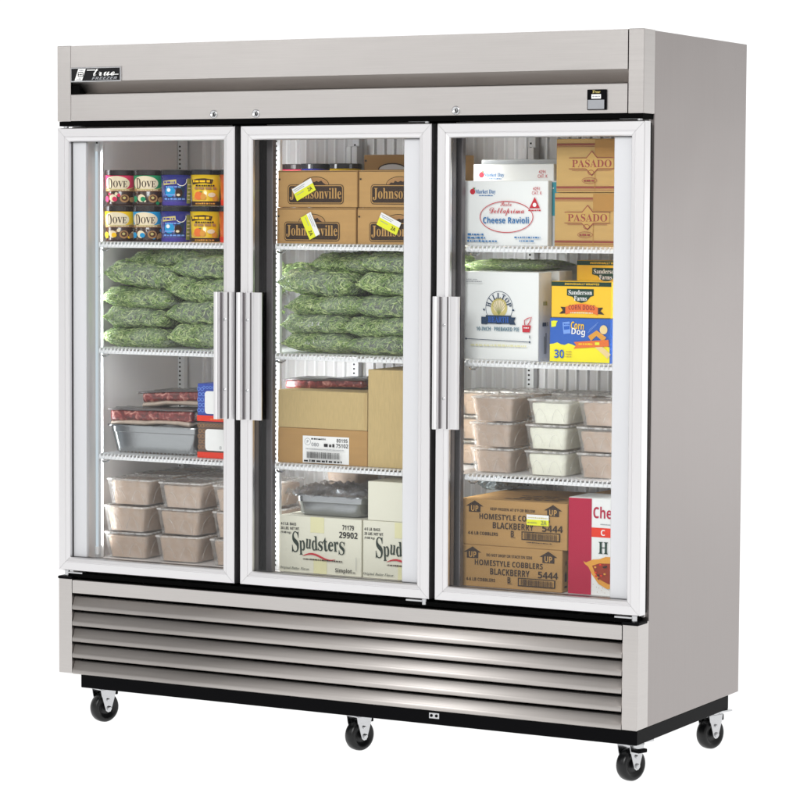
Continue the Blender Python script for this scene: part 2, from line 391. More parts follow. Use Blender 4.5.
# casters
def caster(x, y, ang, brake):
    e_loc = Vector((x, y, 0)); R = Matrix.Translation(e_loc) @ Matrix.Rotation(ang, 4, 'Z')
    bm = bmesh.new()
    box(bm, -.048, .048, -.045, .045, .1165, .1213); lathe(bm, [(.028,.108),(.030,.112),(.028,.1163)], 24)
    for s in (-1, 1):   # fork plates either side, tapering to the axle
        a = [(-.028,.108),(.030,.108),(.026,.085),(.012,.040),(.004,.034),(-.006,.036),(-.010,.046),(-.022,.082)]
        vA = [bm.verts.new((s*.0235, -u, v)) for u, v in a]; vB = [bm.verts.new((s*.0262, -u, v)) for u, v in a]
        n = len(a)
        for i in range(n): bm.faces.new((vA[i], vA[(i+1) % n], vB[(i+1) % n], vB[i]))
        bm.faces.new(vA); bm.faces.new(vB)
        for (yy, zz, rr) in ((0,.0465,.0075),(-.004,.074,.005)):
            lathe(bm, [(rr,0),(rr,.004),(rr*.6,.0055),(.0001,.0055)], 12, Matrix.Translation((s*.0262, yy, zz)) @ Matrix.Rotation(s*PI/2, 4, 'Y'))
    box(bm, -.0262, .0262, -.030, .030, .1055, .1085)
    bmesh.ops.transform(bm, matrix=R, verts=bm.verts[:]); fixn(bm); c = obj('caster', bm, M['chrome'], fz)
    bm = bmesh.new(); mt = R @ Matrix.Translation((0, 0, .0475)) @ Matrix.Rotation(PI/2, 4, 'Y')
    lathe(bm, [(.0001,-.012),(.010,-.013),(.016,-.010),(.024,-.010),(.029,-.0155),(.036,-.0190),(.043,-.0165),(.0465,-.0105),(.0475,0),(.0465,.0105),(.043,.0165),(.036,.0190),(.029,.0155),(.024,.010),(.016,.010),(.010,.013),(.0001,.012)], 40, mt)
    fixn(bm); obj('wheel', bm, M['rubber'], c, True)
    bm = bmesh.new()
    if brake:
        box(bm, .010, .052, -.022, .004, .088, .095, bev=.002); box(bm, .046, .060, -.024, .006, .090, .101, bev=.002)
    else:
        box(bm, -.020, .020, .031, .040, .086, .106, bev=.002)
    bmesh.ops.transform(bm, matrix=R, verts=bm.verts[:]); obj('brake_lever' if brake else 'swivel_stop', bm, M['blackpaint'], c)
AX = math.radians(-20)
caster(.100, .105, AX, False); caster(1.030, .105, AX, False); caster(1.920, .105, AX, True); caster(1.932, .665, AX, False)

# ---- interior liner
IX0, IX1, IY, IZ0, IZ1 = .058, 1.926, .62, .5195, 1.848
simple('inner_side_wall', M['liner'], (.0455, IX0, .0775, IY+.03, .50, 1.875))
simple('inner_side_wall', M['liner'], (IX1, W-.0455, .0775, IY+.03, .50, 1.875))
simple('inner_ceiling', M['liner'], (IX0+.0005, IX1-.0005, .0775, IY+.03, IZ1, 1.876))
simple('inner_floor', M['liner'], (IX0+.0005, IX1-.0005, .0775, IY+.03, .482, IZ0))
bm = bmesh.new(); prof = []
x = .135; prof.append((IX0+.001, IY)); 
while x < IX1-.05:
    prof += [(x, IY), (x+.004, IY-.009), (x+.0095, IY-.009), (x+.0135, IY)]; x += .0357
prof.append((IX1-.001, IY))
prof += [(IX1-.001, IY+.02), (IX0+.001, IY+.02)]
vprism(bm, prof, IZ0+.0005, IZ1-.0005); fixn(bm)
for f in bm.faces:
    if abs(f.normal.z) < .5 and f.calc_center_median().y < IY-.002: f.material_index = 1
obj('ribbed_back_wall', bm, [M['backwall'], M['rib']], fz)

def pilaster(x0, x1, y0, y1, z0=IZ0+.001, z1=IZ1-.001, bracket=False):
    bm = bmesh.new(); box(bm, x0, x1, y0, y1, z0, z1, bev=.001); pz = obj('shelf_pilaster', bm, M['white'], fz)
    bm = bmesh.new(); z = z0+.012; xm = x0+(x1-x0)*.36; hw = .0030
    while z < z1-.01:
        box(bm, xm-hw, xm+hw, y0-.0006, y0+.001, z, z+.0055); z += .0142
    obj('slot_row', bm, M['void'], pz)
pilaster(.0595, .079, .118, .134); pilaster(.699, .7215, .146, .160)
for x in (.060, .722, 1.342, 1.900): pilaster(x, x+.024, IY-.034, IY-.0105)
for x, z0, z1 in ((.714,1.749,1.822),(1.334,1.735,1.814)):
    bm = bmesh.new(); box(bm, x, x+.016, IY-.06, IY-.035, z0, z1, bev=.001); box(bm, x+.018, x+.038, IY-.058, IY-.035, z0, z1, bev=.001); obj('wall_bracket', bm, M['white'], fz)

# mullions with led tubes on their inner corners
def mullion(x0, x1):
    bm = bmesh.new(); box(bm, x0, x1, .0775, .100, IZ0-.02, IZ1+.02, bev=.002); box(bm, x0+.02, x1-.02, .0595, .0773, .478, 1.876, mi=1); box(bm, x0+.022, x1-.022, .1002, .1180, IZ0-.01, IZ1+.01)
    return obj('mullion', bm, [M['lining'], M['black']], fz)
mullion(.585, .7365); mullion(1.262, 1.380)
simple('door_jamb', M['liner'], (.0125, .062, .0665, .0775, .478, 1.876)); simple('door_jamb', M['liner'], (1.922, 1.9725, .0665, .0775, .478, 1.876))
for x in (.0885, 1.905):
    bm = bmesh.new()
    y = .084 if x < .1 or x > 1.9 else .1035
    tube(bm, [(x, y, .56), (x, y, 1.80)], .0045, 10)
    o = obj('led_tube', bm, M['led'], fz, True)
    for z in (.548, 1.812):
        bm = bmesh.new(); lathe(bm, [(.0075,-.012),(.0075,.012)], 12, Matrix.Translation((x, y, z))); fixn(bm); obj('tube_cap', bm, M['white'], o)

# shelves
BAY = ((.080, .690), (.726, 1.318), (1.384, 1.912))
SZ = (1.5175, 1.1855, .8525)
def shelf(x0, x1, z):
    bm = bmesh.new(); y0, y1 = .100, .595
    box(bm, x0, x1, y0-.004, y0+.002, z-.0170, z-.0065, bev=.001)
    box(bm, x0, x1, y1, y1+.006, z-.012, z-.001)
    for yy in (.22,.35,.48): tube(bm, [(x0, yy, z-.0065), (x1, yy, z-.0065)], .0032, 6)
    for xx in (x0, x1-.006): box(bm, xx, xx+.006, y0+.0022, y1-.0002, z-.014, z-.0008)
    n = int((x1-x0)/.0138)
    for i in range(1, n):
        x = x0+(x1-x0)*i/n
        tube(bm, [(x, y1, z-.0032), (x, y0-.0035, z-.0005), (x, y0-.0068, z-.0020), (x, y0-.0068, z-.012)], .0030, 6)
    s = obj('wire_shelf', bm, M['white'], fz)
    for xa in (x0+.004, x1-.034):
        bm = bmesh.new(); tube(bm, [(xa, .118, z-.022), (xa+.008, .112, z-.026), (xa+.022, .112, z-.026), (xa+.030, .118, z-.019)], .003, 6)
        obj('shelf_clip', bm, M['chrome'], s)
for x0, x1 in BAY:
    for z in SZ: shelf(x0, x1, z)

# doors
def frame_piece(bm, rect, prof):
    """mitred frame: prof is (inset, y) from the outer edge inwards"""
    x0, x1, z0, z1 = rect; g = .00035
    def corner(i, d):
        return ((x0+d, z0+d), (x1-d, z0+d), (x1-d, z1-d), (x0+d, z1-d))[i]
    for s in range(4):
        a = [corner(s, d) for d, _ in prof]; b = [corner((s+1) % 4, d) for d, _ in prof]
        dx, dz = ((1,0),(0,1),(-1,0),(0,-1))[s]
        va = [bm.verts.new((p[0]+dx*g, y, p[1]+dz*g)) for p, (_, y) in zip(a, prof)]
        vb = [bm.verts.new((p[0]-dx*g, y, p[1]-dz*g)) for p, (_, y) in zip(b, prof)]
        n = len(prof)
        for i in range(n): bm.faces.new((va[i], vb[i], vb[(i+1) % n], va[(i+1) % n]))
        bm.faces.new(va); bm.faces.new(vb[::-1])
    fixn(bm)
PROF = [(0,.040),(0,.0025),(.0018,.0),(.0255,.0),(.0268,.0022),(.0285,.0022),(.0295,.0006),(.0385,.0022),(.0415,.0058),(.0415,.016),(.030,.016),(.030,.040)]
def door(x0, x1, hinge):
    bm = bmesh.new(); frame_piece(bm, (x0, x1, DZ0, DZ1), PROF)
    d = obj('glass_door', bm, M['alu'], fz)
    bm = bmesh.new(); box(bm, x0+.0305, x1-.0305, .0165, .0195, DZ0+.0305, DZ1-.0305); obj('glass_pane', bm, M['glass'], d)
    bm = bmesh.new(); frame_piece(bm, (x0+.0302, x1-.0302, DZ0+.0302, DZ1-.0302), [(0,.020),(.0115,.020),(.0115,.040),(0,.040)])
    obj('inner_lining', bm, M['lining'], d)
    bm = bmesh.new(); frame_piece(bm, (x0+.004, x1-.004, DZ0+.004, DZ1-.004), [(0,.0405),(.032,.0405),(.032,.059),(0,.059)])
    obj('gasket', bm, M['black'], d)
    # light trim strip inside the glass on the hinge side
    bm = bmesh.new(); w = .050
    if hinge == 'L': box(bm, x0+.043, x0+.043+w, .0205, .036, DZ0+.042, DZ1-.042, bev=.002)
    else: box(bm, x1-.043-.058, x1-.043, .0205, .036, DZ0+.042, DZ1-.042, bev=.002)
    obj('trim_strip', bm, M['alu_white'], d)
    # bar handle: an extruded channel with a raised grip edge
    hx = x1-.056 if hinge == 'L' else x0+.003
    Z0, Z1 = .990, 1.373
    bm = bmesh.new()
    wide = .056 if hinge == 'L' else .076  # extra width on right-hinged doors stands in for the handle's glass reflection
    pr = [(0,-.0012),(0,-.027),(.002,-.030),(.009,-.031),(.0145,-.029),(.016,-.026),(.016,-.010),(.020,-.008),(.036,-.008),(.038,-.011),(.040,-.008),(.046,-.007),(wide-.010,-.010),(wide-.004,-.0095),(wide,-.004),(wide,-.0012)]
    vprism(bm, [(hx+a, b) for a, b in pr], Z0, Z1); fixn(bm); h = obj('handle', bm, M['alu'], d)
    for a, b in ((.0162,.0196),(.0385,.0415)):
        bm = bmesh.new(); box(bm, hx+a, hx+b, -.0125 if a < .02 else -.0118, -.0082 if a < .02 else -.0095, Z0+.001, Z1-.001); obj('groove_shade', bm, M['lining'], h)  # dark strips added as painted shade in the handle grooves
    for z in (1.290, 1.078):
        bm = bmesh.new(); lathe(bm, [(.0042,0),(.0042,.0018),(.0028,.0026),(.0001,.0026)], 14, Matrix.Translation((hx+.028, -.008, z)) @ Matrix.Rotation(PI/2, 4, 'X')); fixn(bm); obj('screw', bm, M['chrome'], h)
    # hinges, top and bottom
    for zz, top in ((DZ1+.001, True), (DZ0-.001, False)):
        xx = x0+.022 if hinge == 'L' else x1-.022; sgn = 1 if top else -1
        bm = bmesh.new(); lathe(bm, [(.008,0),(.008,sgn*.017)], 16, Matrix.Translation((xx, .016, zz))); 
        xa, xb = sorted((xx, xx+(.06 if hinge == 'L' else -.06))); za, zb = sorted((zz+sgn*.004, zz+sgn*.010))
        box(bm, xa, xb, .0105, .034, za, zb, bev=.001)
        fixn(bm); hg = obj('hinge', bm, M['chrome'], d)
        if not top and (x0 < .1 or x1 > 1.9):
            bm = bmesh.new(); out = -.014 if hinge == 'L' else .014
            xa, xb = sorted((xx+out*1.6, xx-out*2.2)); box(bm, xa, xb, -.006, .060, zz-.0265, zz-.017, bev=.004, seg=2); obj('hinge_cover', bm, M['blackpaint'], hg)
door(.0, .650, 'L'); door(.671, 1.319, 'R'); door(1.338, 1.988, 'R')

# ------------------------------------------------------------------ cartons
def carton(name, label, x0, x1, y0, y1, z0, z1, mats, group=None, cat='box', tape=None, flap=True, bev=.0018, rz=0):
    cx, cy = (x0+x1)/2, (y0+y1)/2; w, dpt, h = x1-x0, y1-y0, z1-z0
    bm = bmesh.new(); box(bm, -w/2, w/2, -dpt/2, dpt/2, 0, h, bev=bev)
    # slightly bowed panels
    bmesh.ops.subdivide_edges(bm, edges=[e for e in bm.edges if e.calc_length() > .04], cuts=3, use_grid_fill=True)
    sd = random.uniform(0, 90)
    for v in bm.verts:
        n = noise.noise_vector(v.co*7+Vector((sd, 0, 0)))*.0013
        v.co += Vector((n.x if abs(v.co.x) < w/2-.006 else n.x*.3, n.y*.8 if v.co.y > -dpt/2+.01 else 0, n.z*.5 if v.co.z > .01 else 0)) if abs(v.co.x) < w/2-.006 or v.co.y > 0 else Vector((0,0,0))
    o = obj(name, bm, mats); o.location = (cx, cy, z0); o.rotation_euler = (0,0,rz or math.radians(RT.uniform(-.45,.45)))
    tag(o, label, cat, group)
    o['w'] = w; o['d'] = dpt; o['h'] = h
    return o
def face_print(o):
    w, d = o['w'], o['d']
    return Print(lambda x, z, off: (x-w/2, -d/2-.0006-off, z))
def clean(o):
    for k in ('w','d','h'):
        if k in o: del o[k]

YF = .1235
RT = random.Random(21)
# -- sausage cartons, middle top shelf
def sticker(p, cx, cz, rot, L=.074, H=.040):
    p.rect(cx-L/2, cx+L/2, cz-H/2, cz+H/2, 'ink_lime', rot)
    c, s = math.cos(rot), math.sin(rot); q = lambda a, b: (cx+a*c-b*s, cz+a*s+b*c)
    a, b = q(0, H*.30); p.rect(a-L/2, a+L/2, b-H*.2, b+H*.2, 'ink_white', rot)
    for k, (dx, dz, ln) in enumerate(((-.012,.014,.044),(-.012,.009,.036),(-.016,-.004,.028))):
        a, b = q(dx, dz); p.rect(a-ln/2, a+ln/2, b-.0008, b+.0008, 'ink_grey', rot)
    a, b = q(L*.27, -H*.18); p.text('2A', a, b, .016, .011, 'ink_dark', 'sans', rot)
def sausage(label, x0, z0, w, h, fx, fz0, fz1, st=None, dep=.15, bump=True):
    o = carton('sausage_carton', label, x0, x0+w, YF, YF+dep, z0, z0+h, M['kraft'], 'brown sausage cartons on the middle top shelf')
    p = face_print(o); a, b = fx*w, fx*w+.705*w; z0_, z1_ = fz0*h, fz1*h; m = (a+b)/2
    def bumpshape(r, rz, mat):
        p.poly([(m+r*math.cos(t*PI/14), z1_-.002+rz*math.sin(t*PI/14)) for t in range(15)], mat)
    bumpshape(.047, .026, 'ink_dark'); bumpshape(.045, .024, 'ink_kraft'); bumpshape(.043, .022, 'ink_tan')
    p.poly([(m-.036,z1_),(m-.03,z1_+.006),(m-.02,z1_+.005),(m-.016,z1_+.011),(m-.006,z1_+.007),(m+.004,z1_+.011),(m+.010,z1_+.008),(m+.02,z1_+.012),(m+.026,z1_+.006),(m+.036,z1_)], 'ink_dark')
    p.rrect(a, b, z0_, z1_, .010, 'ink_dark'); p.rrect(a+.0022, b-.0022, z0_+.0022, z1_-.0022, .008, 'ink_kraft'); p.rrect(a+.0045, b-.0045, z0_+.0045, z1_-.0045, .007, 'ink_dark')
    hh = z1_-z0_; p.text('Johnsonville', m, (z0_+z1_)/2+hh*.02, (b-a)*.92, hh*.62, 'ink_kraft', 'serif')
    p.rect(.004, .010, h*.74, h*.78, 'ink_black')
    p.line([(.0, h-.0035), (w, h-.0035)], .0012, 'ink_dark')
    p.done('printed_logo', o)
    if st:
        q = face_print(o); q.k = 30; sticker(q, *st); q.done('price_sticker', o)
    clean(o)
sausage('brown sausage carton on top left with lime sticker tilted upward to the right', .7275, 1.6285, .2765, .1105, .13, .085, .615, (.345*.277, .48*.11, math.radians(27)))
sausage('brown sausage carton at bottom left with steeply tilted lime sticker', .7245, 1.519, .274, .108, .097, .075, .61, (.44*.274, .5*.107, math.radians(-64)))
sausage('brown sausage carton on top right with no sticker beside the wide white strip', 1.0095, 1.6285, .277, .1105, .15, .085, .615)
sausage('brown sausage carton at bottom right with lime sticker tilted downward to the right', 1.005, 1.519, .277, .108, .15, .075, .61, (.40*.277, .575*.107, math.radians(-25)))
o = carton('brown_carton', 'tall brown carton with white curved mark rising behind the upper right sausage carton', .898, 1.19, .35, .52, 1.519, 1.790, M['kraft'])
p = face_print(o); p.rect(.004, .010, .25, .256, 'ink_black')
p.poly([(.10+.05*math.cos(t*PI/10), .226+.020*math.sin(t*PI/10)) for t in range(11)], 'ink_dark'); p.poly([(.10+.046*math.cos(t*PI/10), .226+.016*math.sin(t*PI/10)) for t in range(11)], 'ink_white'); p.done('printed_mark', o); clean(o)

# -- plain cartons, middle third shelf
Z3 = .8545
o = carton('plain_carton', 'pale plain cardboard carton lying on the labelled carton', .729, 1.040, YF, .40, Z3+.1075, Z3+.2215, M['kraft_p'])
p = face_print(o); p.line([(.304, .004), (.304, .111)], .0007, 'ink_browntape'); p.done('fold_line', o); clean(o)
o = carton('labelled_carton', 'cardboard carton with white barcode label under the pale carton', .729, 1.041, YF, .40, Z3, Z3+.1068, M['kraft_d'])
p = face_print(o); a, b, c, d = .089, .250, .003, .085
p.rect(a, b, c, d, 'ink_white')
p.ellipse(a+.017, d-.018, .011, .011, 'ink_grey', 24, .0014); p.text('P', a+.017, d-.018, .006, .010, 'ink_grey', 'sans')
p.text('80195', b-.024, d-.011, .038, .011, 'ink_black', 'sans'); p.text('75102', b-.024, d-.0265, .042, .012, 'ink_black', 'sans')
p.marks(a+.030, a+.080, d-.011, .005, 'ink_black', 11); p.text('080', a+.044, d-.0255, .026, .011, 'ink_grey', 'plain'); p.marks(a+.075, b-.05, d-.031, .010, 'ink_black', 12)
p.marks(a+.012, b-.012, d-.040, .0022, 'ink_grey', 13)
p.barcode(a+.018, b-.024, c+.016, c+.035, 'ink_black', 14)
p.marks(a+.014, b-.014, c+.005, .007, 'ink_black', 15)
p.done('shipping_label', o); clean(o)
o = carton('upright_carton', 'tall pale cardboard carton standing right of the labelled carton', 1.0435, 1.225, YF, .36, Z3, Z3+.292, M['kraft_p']); clean(o)
# -- white ravioli cartons, right top shelf
ZR = 1.519
def ravioli_front(o, w, h, full=True):
    p = face_print(o)
    p.ellipse(.027, h-.0315, .0085, .0082, 'ink_red', 18); p.poly([(.026,h-.024),(.030,h-.019),(.032,h-.021),(.028,h-.025)], 'ink_red'); p.poly([(.029,h-.023),(.036,h-.019),(.034,h-.025)], 'ink_leaf')
    p.text('Market Day', .069, h-.033, .066, .0145, 'ink_blue', 'serif'); p.marks(.048, .094, h-.044, .003, 'ink_blue', 21)
    p.text('4291', w-.036, h-.023, .022, .0095, 'ink_red', 'plain'); p.text('CAT. K', w-.034, h-.0355, .032, .0095, 'ink_red', 'plain')
    if full:
        cx = w-.041; p.poly([(cx-.017,h-.079),(cx+.017,h-.079),(cx,h-.047)], 'ink_red'); p.ellipse(cx, h-.0695, .006, .006, 'ink_white', 16); p.marks(cx-.02, cx+.02, h-.087, .004, 'ink_red', 22)
        p.ellipse(w*.515, h*.445, .0865, .046, 'ink_red', 56, .0022)
        p.text('Pasta', w*.51, h*.645, .036, .013, 'ink_red', 'script'); p.text('Dellaprima', w*.52, h*.525, .112, .024, 'ink_red', 'script')
        p.text('Cheese Ravioli', w*.51, h*.395, .148, .0185, 'ink_blue', 'sans')
        for i, wd in enumerate((.052,.060,.098)): p.marks(.014, .014+wd, .030-.0095*i, .0055, 'ink_blue', 23+i)
        p.marks(w-.102, w-.018, .0225, .005, 'ink_blue', 27); p.marks(w-.085, w-.036, .0125, .005, 'ink_blue', 28)
    p.done('printed_front', o); clean(o)
o = carton('ravioli_carton', 'white carton in front with red oval reading Cheese Ravioli', 1.364, 1.634, YF, YF+.028, ZR, ZR+.188, M['whitebox']); ravioli_front(o, .27, .188)
o = carton('ravioli_carton', 'white carton with red apple mark peeking above the ravioli carton in front', 1.353, 1.615, .20, .245, ZR, ZR+.2375, M['whitebox']); ravioli_front(o, .262, .2375, False)
o = carton('white_carton', 'greyish white carton showing only its top edge behind both ravioli cartons', 1.352, 1.612, .252, .29, ZR, ZR+.252, M['greybox']); clean(o)
o = carton('narrow_carton', 'narrow carton with teal upper half between ravioli and kraft cartons', 1.6175, 1.652, .160, .36, ZR, ZR+.188, M['greybox'])
p = face_print(o); p.rect(.0, .035, .088, .184, 'ink_teal'); p.marks(.004, .018, .165, .004, 'ink_white', 31); p.rect(.008,.011,.10,.15,'ink_white')
p.rect(.006, .009, .012, .075, 'ink_grey'); p.rect(.011, .013, .02, .07, 'ink_grey'); p.done('printed_front', o); clean(o)
def round_tub(name, label, x, y, z, r, h, mat, lid, group=None, cat='tub'):
    bm = bmesh.new(); lathe(bm, [(r*.86,0),(r*.87,.002),(r*.965,h-.016)], 40); fixn(bm)
    o = obj(name, bm, mat, None, True); o.location = (x, y, z); tag(o, label, cat, group)
    bm = bmesh.new(); lathe(bm, [(r*.965,h-.0165),(r,h-.016),(r,h-.003),(r*.985,h-.001),(r*.94,h-.001),(r*.93,h-.004),(.001,h-.004)], 40); fixn(bm)
    l = obj('lid', bm, lid, o); 
    for pgn in l.data.polygons: pgn.use_smooth = False
    return o
round_tub('beige_tub', 'plain beige round tub peeking out left of the ravioli cartons', 1.375, .34, ZR, .055, .212, pm('beige_tub_board', (226,200,152), .5), pm('beige_tub_lid', (226,200,152), .4))

# -- kraft cartons with diamond logo
def pasado(label, x0, z0, h, dx):
    w = .255; o = carton('kraft_carton', label, x0, x0+w, YF, .42, z0, z0+h, M['kraft_y'], 'kraft cartons with diamond logo stacked at the right')
    p = face_print(o)
    for zz in (h-.014, h-.019, h-.023): p.rect(.0015, w-.0015, zz, zz+(.004 if zz == h-.019 else .0012), 'ink_pasado')
    for zz in (.006, .011, .016): p.rect(.0015, w-.0015, zz, zz+(.004 if zz == .011 else .0012), 'ink_pasado')
    p.rect(.122, .190, h-.052, h-.003, 'ink_browntape'); p.rect(.122, .124, .003, h-.003, 'ink_browntape')
    cx = .107+dx; cz = h*.53
    for k, s in ((0, 1), (1, .9)):
        p.poly([(cx-.034*s,cz),(cx,cz+.038*s),(cx+.034*s,cz),(cx,cz-.034*s)], 'ink_pasado' if k == 0 else 'ink_krafty')
    p.rect(cx-.068, cx+.068, cz-.014, cz+.016, 'ink_krafty')
    p.text('PASADO', cx, cz+.001, .124, .0215, 'ink_pasado', 'serif')
    for zz in (.0165, -.0145): p.rect(cx-.072, cx-.018, cz+zz, cz+zz+.0016, 'ink_pasado'); p.rect(cx+.018, cx+.072, cz+zz, cz+zz+.0016, 'ink_pasado')
    p.rect(cx-.062, cx-.016, cz-.019, cz-.0178, 'ink_pasado'); p.rect(cx+.016, cx+.062, cz-.019, cz-.0178, 'ink_pasado')
    p.ellipse(cx-.002, cz-.024, .010, .007, 'ink_pasado', 18, .0015)
    p.ellipse(cx-.006, cz-.047, .024, .009, 'ink_pasado', 24, .0012); p.marks(cx-.024, cx+.012, cz-.050, .006, 'ink_pasado', 41)
    p.done('printed_front', o); clean(o)
pasado('lower kraft carton reading PASADO with tape patch at top', 1.655, ZR, .153, -.002); pasado('upper kraft carton reading PASADO at top of right bay', 1.660, ZR+.1545, .152, .006)

# -- right second shelf: pie shell cartons and corn dog cartons
Z2 = 1.1875
o = carton('pie_shell_carton', 'white carton with round HILLTOP emblem and navy ribbon', 1.359, 1.606, YF, YF+.085, Z2, Z2+.256, M['whitebox'])
p = face_print(o); w, h = .247, .256; cx, cz = .121, .152
p.ellipse(cx, cz, .044, .048, 'ink_navy', 48, .0014); p.ellipse(cx, cz, .0265, .0285, 'ink_gold', 36); p.ellipse(cx, cz+.004, .019, .018, 'ink_cream', 30)
for i in range(9): a = math.radians(20+17.5*i); p.line([(cx, cz-.02), (cx+.022*math.cos(a), cz+.024*math.sin(a))], .0013, 'ink_olive')
p.arc('HILLTOP', cx, cz, .0345, 165, 15, .0155, 'ink_navy', 'serif', .78)
p.ellipse(cx-.0475, cz-.006, .003, .003, 'ink_navy', 10); p.ellipse(cx+.0475, cz-.006, .003, .003, 'ink_navy', 10)
zz = .103
p.poly([(cx-.056,zz+.001),(cx-.056,zz+.022),(cx-.040,zz+.022),(cx-.040,zz+.001)][::-1], 'ink_navy'); p.poly([(cx-.056,zz+.001),(cx-.036,zz+.001),(cx-.036,zz+.022),(cx-.056,zz+.022),(cx-.050,zz+.0115)], 'ink_navy'); p.poly([(cx+.056,zz+.001),(cx+.050,zz+.0115),(cx+.056,zz+.022),(cx+.036,zz+.022),(cx+.036,zz+.001)], 'ink_navy')
p.rect(cx-.041, cx+.041, zz+.003, zz+.027, 'ink_navy'); p.text('HEARTH', cx, zz+.015, .066, .016, 'ink_sky', 'serif')
p.text('10-INCH · PREBAKED PIE', .119, .0905, .138, .0115, 'ink_slate', 'sans')
# red pie-box mark
ax, az = .212, .083
p.poly([(ax-.013,az),(ax+.010,az),(ax+.014,az+.020),(ax-.014,az+.020)], 'ink_red'); p.line([(ax-.006,az+.021),(ax-.007,az+.034),(ax+.003,az+.040),(ax+.016,az+.044),(ax+.010,az+.030),(ax+.004,az+.021)], .0026, 'ink_red'); p.marks(ax-.009, ax+.008, az+.011, .004, 'ink_white', 51)
p.line([(.020,.060),(.220,.055)], .0018, 'ink_navy'); p.ellipse(.017, .060, .003, .003, 'ink_navy', 10); p.ellipse(.223, .055, .003, .003, 'ink_navy', 10); p.rect(.221,.225,.066,.074,'ink_grey')
p.marks(.032, .214, .040, .006, 'ink_tape', 52); p.marks(.018, .055, .232, .003, 'ink_grey', 53); p.marks(.018, .070, .226, .003, 'ink_grey', 54)
p.done('printed_front', o)
q = Print(lambda x, z, off: (w/2+.0006+off, x-.0425, z)); q.marks(.03, .055, .16, .012, 'ink_olive', 55); q.marks(.025, .060, .10, .012, 'ink_navy', 56); q.rect(.035,.042,.02,.07,'ink_grey'); q.rect(.046,.05,.02,.08,'ink_navy'); q.done('printed_side', o); clean(o)
o = carton('pie_shell_carton', 'white carton with dark red mark set back behind the HILLTOP carton', 1.380, 1.607, .26, .35, Z2, Z2+.258, M['whitebox'])
p = face_print(o); p.poly([(.187,.087),(.205,.087),(.209,.107),(.183,.107)], 'ink_maroon'); p.line([(.192,.108),(.192,.122),(.206,.132),(.203,.108)], .003, 'ink_dark'); p.rect(.185,.225,.056,.058,'ink_navy'); p.done('printed_front', o); clean(o)
o = carton('grey_white_carton', 'pale grey carton standing against the ribbed wall behind the corn dog cartons', 1.46, 1.60, .44, .55, Z2, Z2+.270, M['greybox']); clean(o)
o = carton('corn_dog_carton', 'blue and yellow carton with 30 and orange ribbon under the yellow carton', 1.643, 1.835, YF, .24, Z2, Z2+.127, M['card_sky'])
p = face_print(o); w, h = .192, .127
pts = [(.0015,.0015),(w-.0015,.0015),(w-.0015,.036)]+[(w-.0015-i*(w-.003)/16, .046+.0035*math.sin(i*1.9)+.008*(i/16)) for i in range(17)]
p.poly(pts, 'ink_lemon')
p.poly([(.006,.100),(.020,.102),(.022,.112),(.026,.118),(.014,.119),(.005,.117)], 'ink_lime')
p.rect(.043, .066, .082, .116, 'ink_lightblue', math.radians(6)); p.rect(.046, .064, .094, .104, 'ink_sky', math.radians(6)); p.marks(.046, .064, .107, .004, 'ink_sky', 61)
p.text('Corn', .089, .106, .041, .021, 'ink_yellow', 'sans', math.radians(-4)); p.text('Dog', .092, .086, .043, .023, 'ink_white', 'sans', math.radians(-4))
for a in ((.122,.086,.150,.110),(.126,.094,.155,.117)): p.line([(a[0],a[1]),(a[2],a[3])], .0014, 'ink_lightblue')
p.line([(.128,.070),(.150,.086),(.176,.068)], .016, 'ink_crust'); p.ellipse(.172, .096, .012, .013, 'ink_dough', 20); p.line([(.150,.052),(.178,.030),(.190,.020)], .016, 'ink_dough')
p.poly([(.078,.039),(.086,.050),(.079,.059),(.188,.068),(.190,.049),(.086,.041)], 'ink_orange'); p.marks(.094, .140, .0515, .005, 'ink_yellow', 62); p.rect(.146,.160,.052,.060,'ink_lime')
p.text('30', .033, .024, .031, .024, 'ink_sky', 'sans')
for i in range(3): p.marks(.055, .073, .030-.007*i, .0025, 'ink_tan', 63+i)
p.done('printed_front', o); clean(o)
def corn_yellow(label, x0, y0, z0, h, w=.19, dep=.115):
    o = carton('corn_dog_carton', label, x0, x0+w, y0, y0+dep, z0, z0+h, M['card_yellow'], 'yellow cartons with green shield')
    p = face_print(o); p.rect(.0012, w-.0012, h-.0135, h-.001, 'ink_green'); p.text('INDIVIDUALLY WRAPPED', w*.51, h-.0073, .108, .0055, 'ink_yellow', 'sans')
    p.poly([(.050,h-.021),(.134,h-.021),(.134,h-.040),(.124,h-.043),(.112,h-.056),(.096,h-.061),(.078,h-.056),(.068,h-.044),(.050,h-.040)], 'ink_green')
    p.text('Sanderson', .092, h-.031, .074, .0135, 'ink_white', 'serif'); p.text('Farms', .093, h-.048, .040, .013, 'ink_white', 'serif')
    b = h-.087
    p.poly([(.026,b-.006),(.060,b-.004),(.056,b+.013),(.030,b+.014),(.038,b+.004)], 'ink_dark'); p.poly([(.168,b-.006),(.134,b-.004),(.138,b+.013),(.164,b+.014),(.156,b+.004)], 'ink_dark')
    up = [(.046+i*.0102, b+.008+.010*math.sin(i/10*PI)+.006) for i in range(11)]; dn = [(x, z-.022) for x, z in up]
    p.add(dn+up, [(i, i+1, 12+i, 11+i) for i in range(10)], 'ink_orange')
    p.text('CORN DOGS', .097, b+.013, .082, .014, 'ink_maroon', 'sans'); p.marks(.062, .134, b-.004, .004, 'ink_cream', 66)
    p.done('printed_front', o); clean(o)
corn_yellow('front yellow carton with green Sanderson Farms shield on the blue carton', 1.645, YF+.004, Z2+.1278, .104)
corn_yellow('yellow carton with green shield set back and higher behind the front one', 1.658, .27, Z2, .290)

